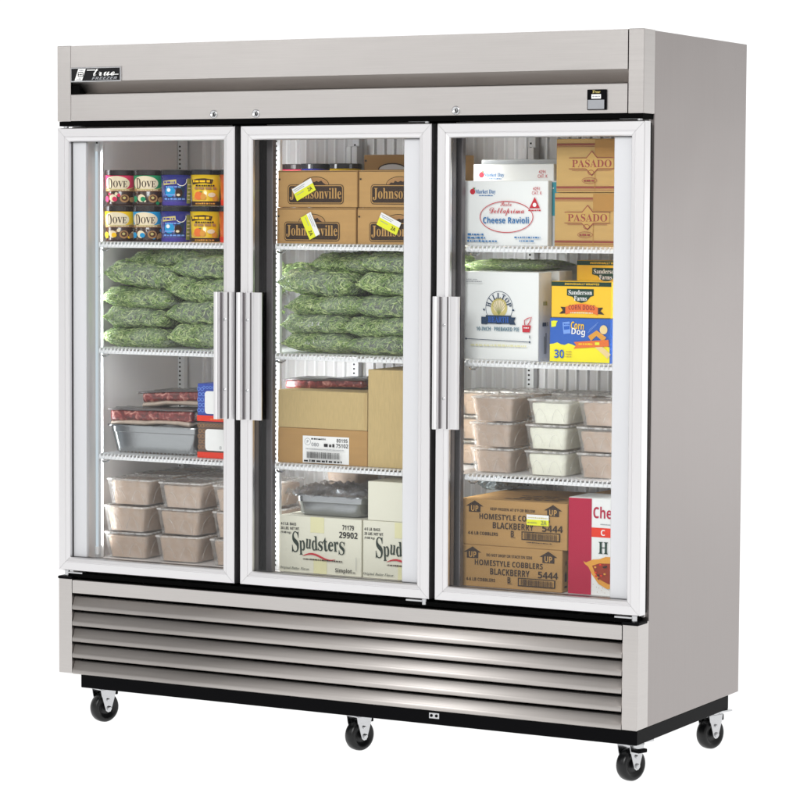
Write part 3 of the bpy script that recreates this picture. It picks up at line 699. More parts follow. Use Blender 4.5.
# -- right floor: cobbler cartons and pie carton
ZF = .5205
def house(p, cx, cz, s):
    p.poly([(cx-.019*s,cz-.015*s),(cx+.019*s,cz-.015*s),(cx+.019*s,cz+.002*s),(cx+.029*s,cz+.002*s),(cx,cz+.019*s),(cx-.029*s,cz+.002*s),(cx-.019*s,cz+.002*s)], 'ink_dark')
    p.text('UP', cx, cz-.004*s, .024*s, .017*s, 'ink_kraft', 'sans')
def cobbler(label, x0, x1, z0, h, top):
    w = x1-x0; o = carton('cobbler_carton', label, x0, x1, YF, .46, z0, z0+h, M['kraft_d'], 'cobbler cartons on the right bay floor'); p = face_print(o)
    k = w/.343
    house(p, .044*k, h-.024, 1); house(p, .298*k, h-.024, 1)
    if top: p.text('KEEP FROZEN AT 0°F OR BELOW', .168*k, h-.027, .145*k, .0085, 'ink_dark', 'sans')
    else: p.text('DO NOT DROP OR STACK ON SIDE', .168*k, h-.027, .153*k, .0085, 'ink_dark', 'sans')
    p.text('HOMESTYLE COBBLERS', .166*k+(.008 if top else 0), h-.050, .228*k, .0165, 'ink_dark', 'sans')
    p.text('BLACKBERRY', .164*k+.006, h-.0745, .132*k, .019, 'ink_dark', 'sans'); p.text('5444', .285*k+.012, h-.0745, .066*k, .0195, 'ink_dark', 'sans')
    p.text('4-6 LB COBBLERS', .060*k+.012, h-.1005, .098*k, .0095, 'ink_dark', 'sans')
    p.text('B', .168*k, h-.096, .010, .017, 'ink_dark', 'sans'); p.rect(.163*k, .178*k, h-.1075, h-.106, 'ink_dark')
    a, b = .198*k, .322*k; p.rect(a, b, h-.1115, h-.087, 'ink_dark'); p.rect(a+.004, b-.004, h-.1085, h-.090, 'ink_kraft'); p.barcode(a+.007, b-.006, h-.108, h-.0905, 'ink_dark', 71)
    if top: p.rect(.001, .012, h-.080, h-.068, 'ink_black'); p.marks(a+.02, b-.02, h-.1185, .0035, 'ink_dark', 72)
    p.done('printed_front', o)
    if top:
        q = face_print(o); q.k = 30; q.rect(.216, .287, h-.067, h-.036, 'ink_lime'); q.rect(.216, .287, h-.050, h-.036, 'ink_white'); q.marks(.220, .284, h-.046, .003, 'ink_gold', 73); q.text('2A', .272, h-.058, .018, .012, 'ink_olive', 'sans'); q.marks(.220,.25,h-.060,.003,'ink_olive',74); q.done('price_sticker', o)
    # printing and flap seam on the lid
    q = Print(lambda x, z, off: (x-w/2, z-(.46-YF)/2, h+.0006+off)); q.rect(.004, w-.004, .168, .170, 'ink_dark')
    for i, (aa, bb, zz) in enumerate(((.12,.30,.04),(.15,.33,.075),(.14,.26,.11))): q.marks(aa, bb, zz, .016, 'ink_dark', 75+i)
    q.done('printed_lid', o)
    q = Print(lambda x, z, off: (w/2+.0006+off, x-(.46-YF)/2, z)); q.poly([(.016,.03),(.03,.03),(.03,.05),(.023,.062),(.016,.05)], 'ink_dark'); q.rect(.014,.033,.012,.018,'ink_dark'); q.text('UP',.024,.083,.012,.012,'ink_dark','sans'); q.done('printed_end', o)
    clean(o)
cobbler('lower cobbler carton reading 5444 resting on the freezer floor', 1.356, 1.688, ZF, .1225, False)
cobbler('upper cobbler carton with yellow price sticker over its lettering', 1.361, 1.704, ZF+.123, .1355, True)
o = carton('pie_carton', 'white and crimson carton with picture of a pie slice', 1.7085, 1.905, YF, .26, ZF, ZF+.280, M['whitebox'])
p = face_print(o); w, h = .1965, .280
p.rect(.001, .074, .0015, h-.0015, 'ink_crimson')
p.text('Che', .108, .240, .058, .034, 'ink_crimson', 'sans'); p.rect(.074, .135, .169, .196, 'ink_scarlet'); p.text('C', .110, .1825, .013, .017, 'ink_white', 'sans')
p.marks(.102, .135, .205, .003, 'ink_grey', 81); p.text('H', .112, .139, .030, .034, 'ink_green', 'serif')
p.poly([(.050,.098),(.058,.094),(.080,.104),(.100,.106),(.120,.114),(.190,.115),(.190,.030),(.125,.022),(.098,.035),(.078,.060),(.066,.082),(.054,.090)], 'ink_crust')
p.poly([(.078,.086),(.100,.094),(.190,.098),(.190,.040),(.130,.036),(.106,.046),(.088,.064)], 'ink_filling')
r = random.Random(5)
for i in range(26): p.ellipse(r.uniform(.088,.18), r.uniform(.050,.092), .004, .003, r.choice(('ink_maroon','ink_scarlet','ink_crust','ink_choc')), 9)
for i in range(16): p.ellipse(r.uniform(.08,.18), r.uniform(.010,.034), .0012, .0010, 'ink_tan', 6)
p.done('printed_front', o); clean(o)
o = carton('dark_lid_carton', 'brown carton with purple edge lying behind the pie carton', 1.70, 1.90, .30, .50, ZF, ZF+.275, M['kraft'])
p = face_print(o); p.rect(.01, .18, .262, .273, 'ink_purple'); p.done('printed_edge', o); clean(o)

# -- middle floor: potato cartons
def spud(label, x0, w, h):
    o = carton('potato_carton', label, x0, x0+w, YF, .34, ZF, ZF+h, M['creambox'], 'cream potato cartons on the middle bay floor'); p = face_print(o)
    p.rect(.110, .158, h-.048, h-.001, 'ink_tape'); p.rect(.122, .168, .0015, .046, 'ink_tape')
    for i, s in enumerate(('4-5 LB. BAGS', '20 LBS. NET WT.', '(9.08 kg)')): p.text(s, .004+(.054,.066,.036)[i]/2+.002, h-.026-.0135*i, (.054,.066,.036)[i], .0085, 'ink_black', 'sans')
    p.text('71179', .242, h-.0265, .040, .015, 'ink_black', 'sans'); p.text('29902', .243, h-.049, .064, .019, 'ink_black', 'sans')
    xs = .046; LT = [('S',.024,.064,0,.012),('p',.020,.044,3,-.004),('u',.019,.030,-4,.008),('d',.020,.044,3,.011),('s',.017,.029,-3,.004),('t',.014,.042,6,.010),('e',.018,.029,-4,.005),('r',.016,.030,4,.006),('S',.020,.040,-3,.002)]
    for ch, lw, lh, ro, dz in LT:
        p.text(ch, xs+lw/2, .082+dz, lw, lh, 'ink_spud', 'serif', math.radians(ro)); xs += lw+.0022
    p.line([(.084+i*.0115, .053+.008*math.sin(i/10*2*PI*.9)) for i in range(11)], [.001,.003,.0045,.0055,.006,.006,.0055,.005,.004,.003,.001], 'ink_red')
    p.marks(.086, .225, .042, .0042, 'ink_dark', 91); p.text('Original Butter Flavor', .058, .0135, .104, .010, 'ink_spud', 'bit')
    p.text('Simplot', .230, .0155, .058, .0165, 'ink_black', 'sans'); p.rect(.262, .271, .012, .0145, 'ink_black'); p.rect(.2735, .2747, .020, .060, 'ink_grey')
    p.done('printed_front', o); clean(o)
spud('left cream potato carton reading Spudsters under the steel pan', .736, .287, .1735); spud('right cream potato carton reading Spudsters cut off by the door strip', 1.0285, .287, .1735)
o = carton('plain_white_carton', 'blank white carton on top of the right potato carton', 1.0445, 1.22, YF, .27, ZF+.1745, ZF+.292, M['creambox']); clean(o)

# -- left third shelf: two small cartons
def swirl(label, z0, h, mat, curl, x0):
    w = .15; o = carton('ornate_carton', label, x0, x0+w, YF, .26, z0, z0+h, M[mat], 'small ornate cartons with white panels'); p = face_print(o)
    r = random.Random(h*1000+len(label))
    for i in range(5):
        for j in range(2): p.ellipse(.006+.013*j+.004*(i % 2), .034+.0165*i, .0062, .0058, curl, 14, .0016)
    for i in range(10): p.ellipse(.026+.012*i, h-.011, .005, .0045, curl, 12, .0014)
    p.rrect(.030, .122, .024, h-.022, .010, 'ink_white'); p.rect(.0012, w-.0012, .001, .019, 'ink_scarlet'); p.text('8', .086, .034, .008, .010, 'ink_grey', 'plain') if 'lower' in label else p.marks(.05, .1, .006, .005, 'ink_orange', 95)
    p.done('printed_front', o); clean(o)
swirl('lower brown swirl-patterned carton with white panel and red base', Z3, .1125, 'card_brown', 'ink_tan', .440); swirl('upper blue swirl-patterned carton with white panel and red base', Z3+.1133, .1165, 'card_blue', 'ink_lightblue', .4385)

# ------------------------------------------------------------------ ice-cream tubs
class CylPrint(Print):
    """flat artwork cut into narrow strips and wrapped round a tapered tub"""
    def __init__(self, r0, r1, h):
        super().__init__(lambda x, z, off: (x, off, z)); self.r = (r0, r1, h)
    def done(self, name, parent):
        r0, r1, h = self.r
        for i in range(-32, 33):
            bmesh.ops.bisect_plane(self.bm, geom=self.bm.verts[:]+self.bm.edges[:]+self.bm.faces[:], plane_co=(i*.005, 0, 0), plane_no=(1,0,0), dist=1e-6)
        for v in self.bm.verts:
            r = r0+(r1-r0)*v.co.z/h+.0003+v.co.y*.7; a = v.co.x/r1; v.co = Vector((r*math.sin(a), -r*math.cos(a), v.co.z))
        return super().done(name, parent)
def cyl_print(r0, r1, h): return CylPrint(r0, r1, h)
def ice_tub(label, x, y, z, kind, col=None, H=.112):
    R = .0515
    mat = {'dove': 'paper_tub', 'blue': 'paper_blue', 'yellow': 'paper_yellow', 'orange': 'paper_orange'}[kind]
    o = round_tub('ice_cream_tub', label, x, y, z, R, H, M[mat], M['lid_dark'] if kind == 'dove' else M['lid_black'], 'ice cream tubs on the top left shelf')
    p = cyl_print(R*.865, R*.968, H-.016); hb = H-.018; L = R*PI*.98
    if kind == 'dove':
        p.rect(-L, L, hb*.55, hb, col, nx=40)
        p.ellipse(-.010, hb*.735, .046, .0235, 'ink_cream', 32, None)
        p.text('D', -.032, hb*.735, .019, .033, 'ink_choc', 'serif'); p.text('OVE', .004, hb*.715, .046, .020, 'ink_choc', 'serif')
        p.rect(-L, L, hb*.48, hb*.55, 'ink_tan', nx=40)
        r = random.Random(int(x*1000))
        p.marks(-.040, .034, hb*.505, .0035, 'ink_cream', 17); p.rect(-L, L, 0, hb*.05, 'ink_choc', nx=40); p.line([(-.052,hb*.58),(-.03,hb*.545),(0,hb*.535),(.03,hb*.55),(.05,hb*.60)], .002, 'ink_gold')
        for i in range(9): p.ellipse(-.045+.0115*i+r.uniform(-.003,.003), hb*r.uniform(.08,.42), r.uniform(.003,.007), r.uniform(.003,.006), r.choice(('ink_mocha','ink_tan','ink_choc','ink_cream',col)), 10)
        for cx, cz, rr, m in ((-.020,hb*.25,.014,'ink_cream'),(-.014,hb*.22,.009,col),(.018,hb*.24,.015,'ink_tan'),(.018,hb*.25,.010,'ink_mocha'),(.017,hb*.26,.005,'ink_gold'),(.044,hb*.2,.010,'ink_tan'),(-.046,hb*.22,.011,col)):
            p.ellipse(cx, cz, rr, rr*.85, m, 14)
    elif kind == 'blue':
        p.rect(-L, L, hb*.02, hb*.14, 'ink_purple', nx=40)
        p.rect(-.042, .006, hb*.70, hb*.84, 'ink_gold', math.radians(6), nx=6); p.marks(-.038, .002, hb*.74, .006, 'ink_purple', 5)
        p.ellipse(-.016, hb*.47, .018, .017, 'ink_cyan', 16); p.ellipse(-.020, hb*.52, .007, .006, 'ink_white', 10); p.rect(-.034, .0, hb*.34, hb*.38, 'ink_lightblue', nx=4)
        p.poly([(.002,hb*.30),(.03,hb*.28),(.034,hb*.62),(.018,hb*.70),(.004,hb*.56)], 'ink_navy')
        p.marks(-.030, .020, hb*.60, .005, 'ink_lightblue', 16); p.ellipse(.014, hb*.42, .012, .014, 'ink_choc', 14); p.ellipse(.012, hb*.36, .006, .004, 'ink_cream', 10); p.rect(-.05, .036, hb*.26, hb*.285, 'ink_navy', nx=10); p.line([(-.05,hb*.62),(-.044,hb*.3),(-.038,hb*.55),(-.034,hb*.3)], .0018, 'ink_lightblue')
        p.marks(-.036, .034, hb*.20, .006, 'ink_lightblue', 6); p.rect(.040, .058, hb*.08, hb*.9, 'ink_olive', nx=4)
        p.line([(.022+.016*math.cos(t*.28), hb*.83+.016*math.sin(t*.28)) for t in range(-9, 2)], .0022, 'ink_white')
        for i in range(5): p.rect(.043, .055, hb*(.2+.12*i), hb*(.23+.12*i), 'ink_cream', nx=2)
    elif kind == 'yellow':
        p.rect(-L, L, hb*.02, hb*.15, 'ink_choc', nx=40); p.marks(-.036, .036, hb*.055, .005, 'ink_crust', 7)
        p.poly([(-.046,hb*.70),(-.02,hb*.74),(.0,hb*.75),(.022,hb*.72),(.026,hb*.86),(.0,hb*.90),(-.022,hb*.89),(-.048,hb*.85)], 'ink_choc'); p.marks(-.042, .020, hb*.77, .008, 'ink_yellow', 8)
        p.marks(-.030, .030, hb*.64, .005, 'ink_choc', 19); p.ellipse(.034, hb*.24, .010, .009, 'ink_crust', 12); p.ellipse(-.034, hb*.26, .007, .007, 'ink_crust', 10); p.line([(-.02,hb*.40),(-.016,hb*.46),(-.008,hb*.47)], .002, 'ink_leaf')
        p.marks(-.034, .036, hb*.54, .009, 'ink_tan', 9); p.ellipse(-.020, hb*.33, .014, .013, 'ink_orange', 14); p.ellipse(-.004, hb*.30, .009, .010, 'ink_crust', 12); p.ellipse(.022, hb*.36, .012, .007, 'ink_cream', 12)
        p.rect(.050, .066, hb*.05, hb*.95, 'ink_choc', nx=4)
    else:
        p.rect(-.03, .0, hb*.1, hb*.9, 'ink_yellow', nx=3); p.ellipse(-.020, hb*.62, .012, .014, 'ink_white', 14)
        p.rect(-L, L, hb*.02, hb*.2, 'ink_scarlet', nx=40)
    p.done('printed_wrap', o); o.rotation_euler = (0,0,math.radians(25))
    return o
ZT1 = 1.519
cols = [(.1165,'dove',('ink_yellow','ink_pink')),(.2235,'dove',('ink_cyan','ink_leaf')),(.3285,'blue',(None,None)),(.4395,'yellow',(None,None)),(.545,'orange',(None,None))]
nm = {'ink_pink':'rose','ink_leaf':'green','ink_yellow':'yellow','ink_cyan':'sky blue'}
for x, k, cc in cols:
    for t in (0, 1):
        up = 'upper' if t else 'lower'
        lab = (f'brown ice cream tub with {nm[cc[t]]} upper band and cream oval' if k == 'dove' else
               f'{up} indigo ice cream tub with small blue picture' if k == 'blue' else
               f'{up} yellow ice cream tub with dark banner' if k == 'yellow' else f'{up} orange ice cream tub half hidden by the door stile')
        ice_tub(lab, x+(.0015 if t else -.001), .178+(.0 if k == 'dove' else -.006), ZT1+.1125*t, k, cc[t] if cc[t] else None)
for i, (x, y, k, lab) in enumerate(((.722,.365,'blue','indigo ice cream tub with black lid showing above the left sausage cartons'),(.830,.355,'yellow','yellow ice cream tub with black lid showing above the left sausage cartons'),(.625,.41,'dove','dark lidded ice cream tub at far left behind the sausage cartons'))):
    for t in (0, 1):
        ice_tub(lab if t else lab.replace('showing above','hidden under its twin behind').replace('at far left','under its twin at far left'), x, y, ZT1+.1230*t, k, 'ink_pink', .1225)

# ------------------------------------------------------------------ bags of green beans
def bag_surface(u, v, top, hw, hd, hh, sd):
    au, av = min(1, abs(u)), min(1, abs(v))
    f = max(0, 1-au**5.5)**.5*max(0, 1-av**4.0)**.5
    x, y = u*hw, v*hd
    n = noise.noise(Vector((x*16+sd, y*16, sd*.7+(3 if top else 0))))*.012+noise.noise(Vector((x*45+sd, y*45, sd)))*.0035
    z = hh*f*(1 if top else -.86)+n*min(1, f*1.6)*(1 if top else .6)
    xx = x*(1+.04*noise.noise(Vector((y*9, sd, 0)))); yy = y*(1+.05*noise.noise(Vector((x*9, sd, 5))))
    return Vector((xx, yy, z+hh*.88))
def make_bag(hw, hd, hh, sd, nbeans=3600):
    r = random.Random(sd); bm = bmesh.new(); NU, NV = 34, 26
    G = {}
    for top in (0, 1):
        for i in range(NU+1):
            for j in range(NV+1):
                if not top and (i in (0, NU) or j in (0, NV)): G[0, i, j] = None; continue
                u, v = -1+2*i/NU, -1+2*j/NV
                u = math.copysign(abs(u)**.75, u); v = math.copysign(abs(v)**.75, v)
                co = bag_surface(u, v, top, hw, hd, hh, sd)
                if j == 0 or j == NV or i in (0, NU): co.z += .004*math.sin(i*1.3+sd)
                G[top, i, j] = bm.verts.new(co)
    for i in range(NU+1):
        for j in range(NV+1):
            if G[0, i, j] is None: G[0, i, j] = G[1, i, j]
    for top in (0, 1):
        for i in range(NU):
            for j in range(NV):
                q = [G[top, i, j], G[top, i+1, j], G[top, i+1, j+1], G[top, i, j+1]]
                if not top: q.reverse()
                bm.faces.new(q)
    # crimped seam at both ends
    for i in (0, NU):
        s = -1 if i == 0 else 1; prev = None
        for j in range(NV+1):
            a = G[1, i, j].co; b = bm.verts.new(a+Vector((s*(.020+.004*math.sin(j*2.1+sd)), 0, -.006+.006*math.sin(j*1.7+sd*2))))
            if prev: bm.faces.new((prev[0], prev[1], b, G[1, i, j]))
            prev = (G[1, i, j], b)
    film = bm
    bm = bmesh.new()
    # packed core
    GG = {}
    for top in (0, 1):
        for i in range(17):
            for j in range(13):
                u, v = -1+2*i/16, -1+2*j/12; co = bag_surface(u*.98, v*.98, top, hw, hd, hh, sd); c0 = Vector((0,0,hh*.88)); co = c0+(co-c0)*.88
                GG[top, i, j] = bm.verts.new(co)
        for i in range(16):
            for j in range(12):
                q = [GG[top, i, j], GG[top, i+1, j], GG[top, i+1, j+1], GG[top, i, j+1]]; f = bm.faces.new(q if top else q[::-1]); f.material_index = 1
    c0 = Vector((0,0,hh*.88))
    for k in range(nbeans):
        t = r.random() < .6
        u = r.uniform(-.98, .98) if r.random() < .72 else r.choice((-1,1))*(1-r.random()**2)**(1/5.5)
        v = r.uniform(-.97, .97) if r.random() < .45 else r.choice((-1,-1,1))*(1-r.random()**2)**.25
        if r.random() < .5: t = not t
        e = .02
        eu = -e if u > 0 else e; ev = -e if v > 0 else e
        a = bag_surface(u, v, t, hw, hd, hh, sd); du = (bag_surface(u+eu, v, t, hw, hd, hh, sd)-a)*(1 if eu > 0 else -1); dv = (bag_surface(u, v+ev, t, hw, hd, hh, sd)-a)*(1 if ev > 0 else -1)
        if du.length < 1e-6 or dv.length < 1e-6: continue
        du.normalize(); dv.normalize(); ang = r.gauss(.5, 1.0); d = (du*math.cos(ang)+dv*math.sin(ang)).normalized()
        n = du.cross(dv); n = n.normalized() if n.length > 1e-3 else Vector((0,0,1))
        if not t: n = -n
        pc = c0+(a-c0)*r.uniform(.93, .985); ln = r.uniform(.0045, .010); cv = r.uniform(-.003, .003); sd_ = d.cross(n)
        rr = r.uniform(.0012, .0020)
        tube(bm, [pc-d*ln, pc+sd_*cv+n*.0008, pc+d*ln], [rr*.7, rr, rr*.6], 4, 0, False)
    return film, bm
protos = []
for k, (hw, hd, hh) in enumerate(((.118,.150,.0385),(.128,.150,.0375),(.112,.150,.040))):
    f, b = make_bag(hw, hd, hh, 11+7*k)
    me1 = bpy.data.meshes.new('bean_bag'); f.normal_update(); f.to_mesh(me1); f.free(); me1.materials.append(M['film'])
    for q in me1.polygons: q.use_smooth = True
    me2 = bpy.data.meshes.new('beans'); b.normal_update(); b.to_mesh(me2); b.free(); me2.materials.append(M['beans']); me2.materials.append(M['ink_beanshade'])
    protos.append((me1, me2))
def bag(label, x, y, z, k, rz=0, ry=0, rx=0, sz=1., group='bags of green beans'):
    o = bpy.data.objects.new('bean_bag', protos[k][0]); C.objects.link(o); o.location = (x, y, z); o.rotation_euler = (rx, ry, rz); o.scale = (1.03, 1, sz*1.09)
    tag(o, label, 'bag', group)
    c = bpy.data.objects.new('beans', protos[k][1]); C.objects.link(c); c.parent = o; c['kind'] = 'stuff'
r = random.Random(3); ZS = 1.188
tier = ('bottom', 'second', 'third', 'fourth', 'top')
def R_(d): return math.radians(d)
LZ = (0,.060,.121,.184,.243)
for t in range(5):
    dx = (.0,-.004,.004,.012,.072)[t]; bag(f'{tier[t]} bag of green beans in the left pile of the left bay', .193+dx, .275+(.06 if t == 4 else .0), ZS+LZ[t]-.002, (0,2,1,1,1)[t], R_((-3,4,-2,5,-6)[t]+(180 if t % 2 else 0)), R_((1,-1,2,-5,-2)[t]), 0, (.88,.9,.9,1.1,.86)[t])
for t in range(4):
    dx = (.0,.004,.012,.024)[t]; bag(f'{tier[t] if t < 3 else "top"} bag of green beans in the right pile of the left bay', .428+dx+.012, .272, ZS+(0,.071,.144,.214)[t], (2,0,1,0)[t], R_((3,-4,4,-2)[t]+(180 if t % 2 else 0)), R_((-1,1,2,1)[t]), 0, (1.05,1.05,1.05,.98)[t])
for t in range(5):
    dx = (.0,.002,.018,.0,.082)[t]; bag(f'{tier[t]} bag of green beans in the left pile of the middle bay', .853+dx, .275+(.05 if t == 4 else 0), ZS+(0,.054,.112,.170,.236)[t]-.002, (2,2,0,1,1)[t], R_((2,-4,3,-3,4)[t]+(180 if t % 2 else 0)), R_((0,1,-1,-2,1)[t]), 0, (.82,.88,.88,1.12,.9)[t])
for t in range(5):
    bag(f'{tier[t]} bag of green beans in the right pile of the middle bay', 1.085+(.0,-.004,.022,.028,.060)[t], .270, ZS+(0,.054,.110,.172,.238)[t]-.002, (0,1,0,2,1)[t], R_((-2,3,-4,2,-3)[t]+(0 if t % 2 else 180)), R_((1,-1,0,2,-2)[t]), 0, (.8,.86,.92,1.0,.9)[t])
bag('dark bag of green beans wedged behind the left pile of the middle bay', .70, .44, ZS+.185, 2, R_(80), R_(4), 0, .95)
bag('green bean bag lying on the pie shell cartons at the back', 1.445, .33, Z2+.2585-.001, 0, R_(4), R_(0), 0, .40)

# ------------------------------------------------------------------ clear tubs of frozen food
def make_tub(w, d, h):
    """tapered clear tub, its filling and its lid, origin at the base centre"""
    def ring(bm, a, b, z, rr, n=5):
        vs = []
        for cx, cy, q in ((a-rr, b-rr, 0), (-a+rr, b-rr, 1), (-a+rr, -b+rr, 2), (a-rr, -b+rr, 3)):
            for k in range(n):
                t = (q+k/(n-1))*PI/2; vs.append(bm.verts.new((cx+rr*math.cos(t), cy+rr*math.sin(t), z)))
        return vs
    def loft(bm, L, cap0=True, cap1=True):
        R = [ring(bm, *l) for l in L]; n = len(R[0])
        for u, v in zip(R, R[1:]):
            for i in range(n): bm.faces.new((u[i], u[(i+1) % n], v[(i+1) % n], v[i]))
        if cap0: bm.faces.new(R[0][::-1])
        if cap1: bm.faces.new(R[-1])
    tp = .84; a, b = w/2, d/2
    sh = bmesh.new(); loft(sh, [(a*tp, b*tp, .001, .012), (a*(tp+.01), b*(tp+.01), .004, .013), (a*.985, b*.985, h-.007, .015), (a, b, h-.006, .016), (a, b, h-.003, .016)], True, False)
    # pressed arches on front, back and sides
    for s in (-1, 1):
        for cx in (-.25, .25):
            pts = []
            for t in range(11):
                q = t/10; ang = PI*(1-q)
                X = cx*w*.80+math.cos(ang)*w*.115*(1.2-.35*math.sin(ang)); Z = h*.14+math.sin(ang)*h*.46
                pts.append((X, s*(b*(tp+(1-tp)*Z/h)+.0012), Z))
            tube(sh, pts, .0009, 5)
        pts = []
        for t in range(11):
            ang = PI*(1-t/10); Y = math.cos(ang)*d*.26; Z = h*.14+math.sin(ang)*h*.6; pts.append((s*(a*(tp+(1-tp)*Z/h)+.0012), Y, Z))
        tube(sh, pts, .0009, 5)
    fixn(sh)
    fd = bmesh.new(); loft(fd, [(a*.76, b*.80, .003, .014), (a*.875, b*.90, h*.86, .016), (a*.86, b*.885, h*.925, .016)])
    bmesh.ops.subdivide_edges(fd, edges=[e for e in fd.edges if e.calc_length() > .02], cuts=3, use_grid_fill=True)
    for v in fd.verts:
        n = noise.noise_vector(v.co*60); v.co += Vector((n.x*.0014, n.y*.0014, n.z*.002 if v.co.z > .01 else 0))
    fixn(fd)
    ld = bmesh.new(); loft(ld, [(a+.0012, b+.0012, h-.0055, .017), (a+.0012, b+.0012, h-.001, .017), (a-.004, b-.004, h, .015), (a-.008, b-.008, h-.0022, .013)], False, True)
    for f in ld.faces:
        if f.calc_center_median().z > h-.0045 and len(f.verts) == 4: f.material_index = 1
    for f in ld.faces:
        if len(f.verts) == 4 and max(v.co.z for v in f.verts)-min(v.co.z for v in f.verts) > .004: f.material_index = 1
    for k in range(3):   # raised ridges across the lid
        yy = -d*.28+k*d*.28; box(ld, -a+.016, a-.016, yy-.004, yy+.004, h-.0022, h-.0008)
    fixn(ld)
    return sh, fd, ld
M['lidfilm'] = glassy('clear_tub_lid', (.97,.96,.95), rough=.14, haze=.07, haze_col=(.95,.93,.9), hscale=35, gl=.06, bump=1.0, bscale=32)
M['rim'] = glassy('milky_tub_rim', (1,1,1), rough=.15, haze=.45, haze_col=(.92,.90,.87), hscale=60, gl=.06)
TP = {}
for key, (w, d, h) in {'left': (.166,.150,.0835), 'right': (.140,.165,.0745)}.items():
    out = []
    for bm_, n_, m_ in zip(make_tub(w, d, h), ('food_tub','frozen_food','lid'), ('shell','food_tan','lidfilm')):
        me = bpy.data.meshes.new(n_); bm_.normal_update(); bm_.to_mesh(me); bm_.free(); me.materials.append(M[m_]); me.materials.append(M['rim']); out.append(me)
    me = out[1].copy(); me.materials.clear(); me.materials.append(M['food_cream']); out.append(me)
    for i in (0, 2):
        for q in out[i].polygons: q.use_smooth = True
    TP[key] = out
def tub(label, x, y, z, key, cream=False, rz=0, group=None):
    m = TP[key]; o = bpy.data.objects.new('food_tub', m[0]); C.objects.link(o); o.location = (x, y, z); o.rotation_euler = (0,0,rz); tag(o, label, 'food tub', group)
    o.rotation_euler.z += math.radians(RT.uniform(-2.2,2.2)); o.location.x += RT.uniform(-.003,.003); o.location.y += RT.uniform(-.006,.006)
    for i, n in ((3 if cream else 1, 'frozen_food'), (2, 'lid')):
        c = bpy.data.objects.new(n, m[i]); C.objects.link(c); c.parent = o
        if n == 'frozen_food': c.scale = (RT.uniform(.95,1.03), RT.uniform(.96,1.02), RT.uniform(.86,1.02))
        else: c.rotation_euler = (math.radians(RT.uniform(-.4,.6)), math.radians(RT.uniform(-.5,.5)), 0)
T3 = ('bottom', 'middle', 'top')
for ci, (x, nmx) in enumerate(((.157,'left'),(.355,'middle'),(.560,'right'))):
    for t in range(3):
        tub(f'{T3[t]} clear tub of tan food in the {nmx} front stack, left bay floor', x+(.004 if t == 2 else -.003*t), .205+.004*t, ZF+.084*t, 'left', rz=R_((1.5,-1,2)[t]-ci), group='clear tubs of tan food on the left bay floor')
for ci, (x, nmx) in enumerate(((.150,'left'),(.345,'middle'),(.545,'right'))):
    for t in range(3): tub(f'{T3[t]} clear tub of tan food in the {nmx} second-row stack, left bay floor', x+.004*t, .385, ZF+.084*t+(.003 if t == 2 else 0), 'left', rz=R_(-2+t+ci), group='clear tubs of tan food on the left bay floor')
for ci, (x, nmx) in enumerate(((.150,'left'),(.340,'middle'))):
    for t in range(3): tub(f'{T3[t]} clear tub of tan food in the {nmx} rear stack, left bay floor', x, .530, ZF+.084*t, 'left', rz=R_(1-t), group='clear tubs of tan food on the left bay floor')
for ci, (x, nmx, cr) in enumerate(((1.4445,'left',False),(1.629,'middle',True),(1.795,'right',False))):
    for t in range(3):
        tub(f'{T3[t]} clear tub of {"cream" if cr else "tan"} food, {nmx} front stack, right bay third shelf', x+(.004 if t == 2 else 0), .215, Z3+.075*t, 'right', cr, R_((1,-1.5,1)[t]), 'clear tubs on the right bay third shelf')
for ci, (x, nmx, cr) in enumerate(((1.435,'left',False),(1.612,'middle',False),(1.785,'right',True))):
    for t in range(3): tub(f'{T3[t]} clear tub of {"cream" if cr else "tan"} food, {nmx} rear stack, right bay third shelf', x, .425, Z3+.075*t+(.004 if t == 2 else 0), 'right', cr, R_(2-t), 'clear tubs on the right bay third shelf')
for i in range(4): tub(f'{("bottom","second","third","top")[i]} clear tub of tan food in the stack behind the film-covered steel pan', .795, .47, ZF+.0745*i, 'right', group='clear tubs behind the steel pan')
for i in range(3): tub(f'{T3[i]} clear tub of tan food, far left rear stack, right bay third shelf', 1.285, .44, Z3+.075*i, 'right', group='clear tubs on the right bay third shelf')

# ------------------------------------------------------------------ steel pans
def pan(label, x, y, z, w, d, h):
    bm = bmesh.new()
    def ring(a, b, zz, rr, n=16):
        vs = []
        for cx, cy, q in ((a-rr, b-rr, 0), (-a+rr, b-rr, 1), (-a+rr, -b+rr, 2), (a-rr, -b+rr, 3)):
            for k in range(n):
                t = (q+k/(n-1))*PI/2; vs.append(bm.verts.new((cx+rr*math.cos(t), cy+rr*math.sin(t), zz)))
        return vs
    a, b = w/2, d/2
    L = [(a*.86-.008, b*.86-.008, 0, .03), (a*.86, b*.86, .006, .034), (a*.93, b*.92, h-.022, .036), (a*.945, b*.935, h-.020, .038), (a*.95, b*.94, h-.003, .038), (a, b, h, .040), (a+.001, b+.001, h-.003, .040), (a+.001, b+.001, h, .041), (a, b, h+.0015, .04), (a*.95-.001, b*.94-.001, h-.001, .037), (a*.86-.002, b*.86-.002, .008, .032), (a*.84, b*.84, .004, .03)]
    R = [ring(*l) for l in L]; n = len(R[0])
    for u, v in zip(R, R[1:]):
        for i in range(n): bm.faces.new((u[i], u[(i+1) % n], v[(i+1) % n], v[i]))
    bm.faces.new(R[0][::-1]); bm.faces.new(R[-1]); fixn(bm)
    o = obj('steel_pan', bm, M['darksteel'], None, True); o.data.set_sharp_from_angle(angle=math.radians(32)); o.location = (x, y, z); return tag(o, label, 'pan')
pan('deep steel pan holding wrapped meat slabs on the left bay third shelf', .257, .265, Z3, .355, .27, .088)
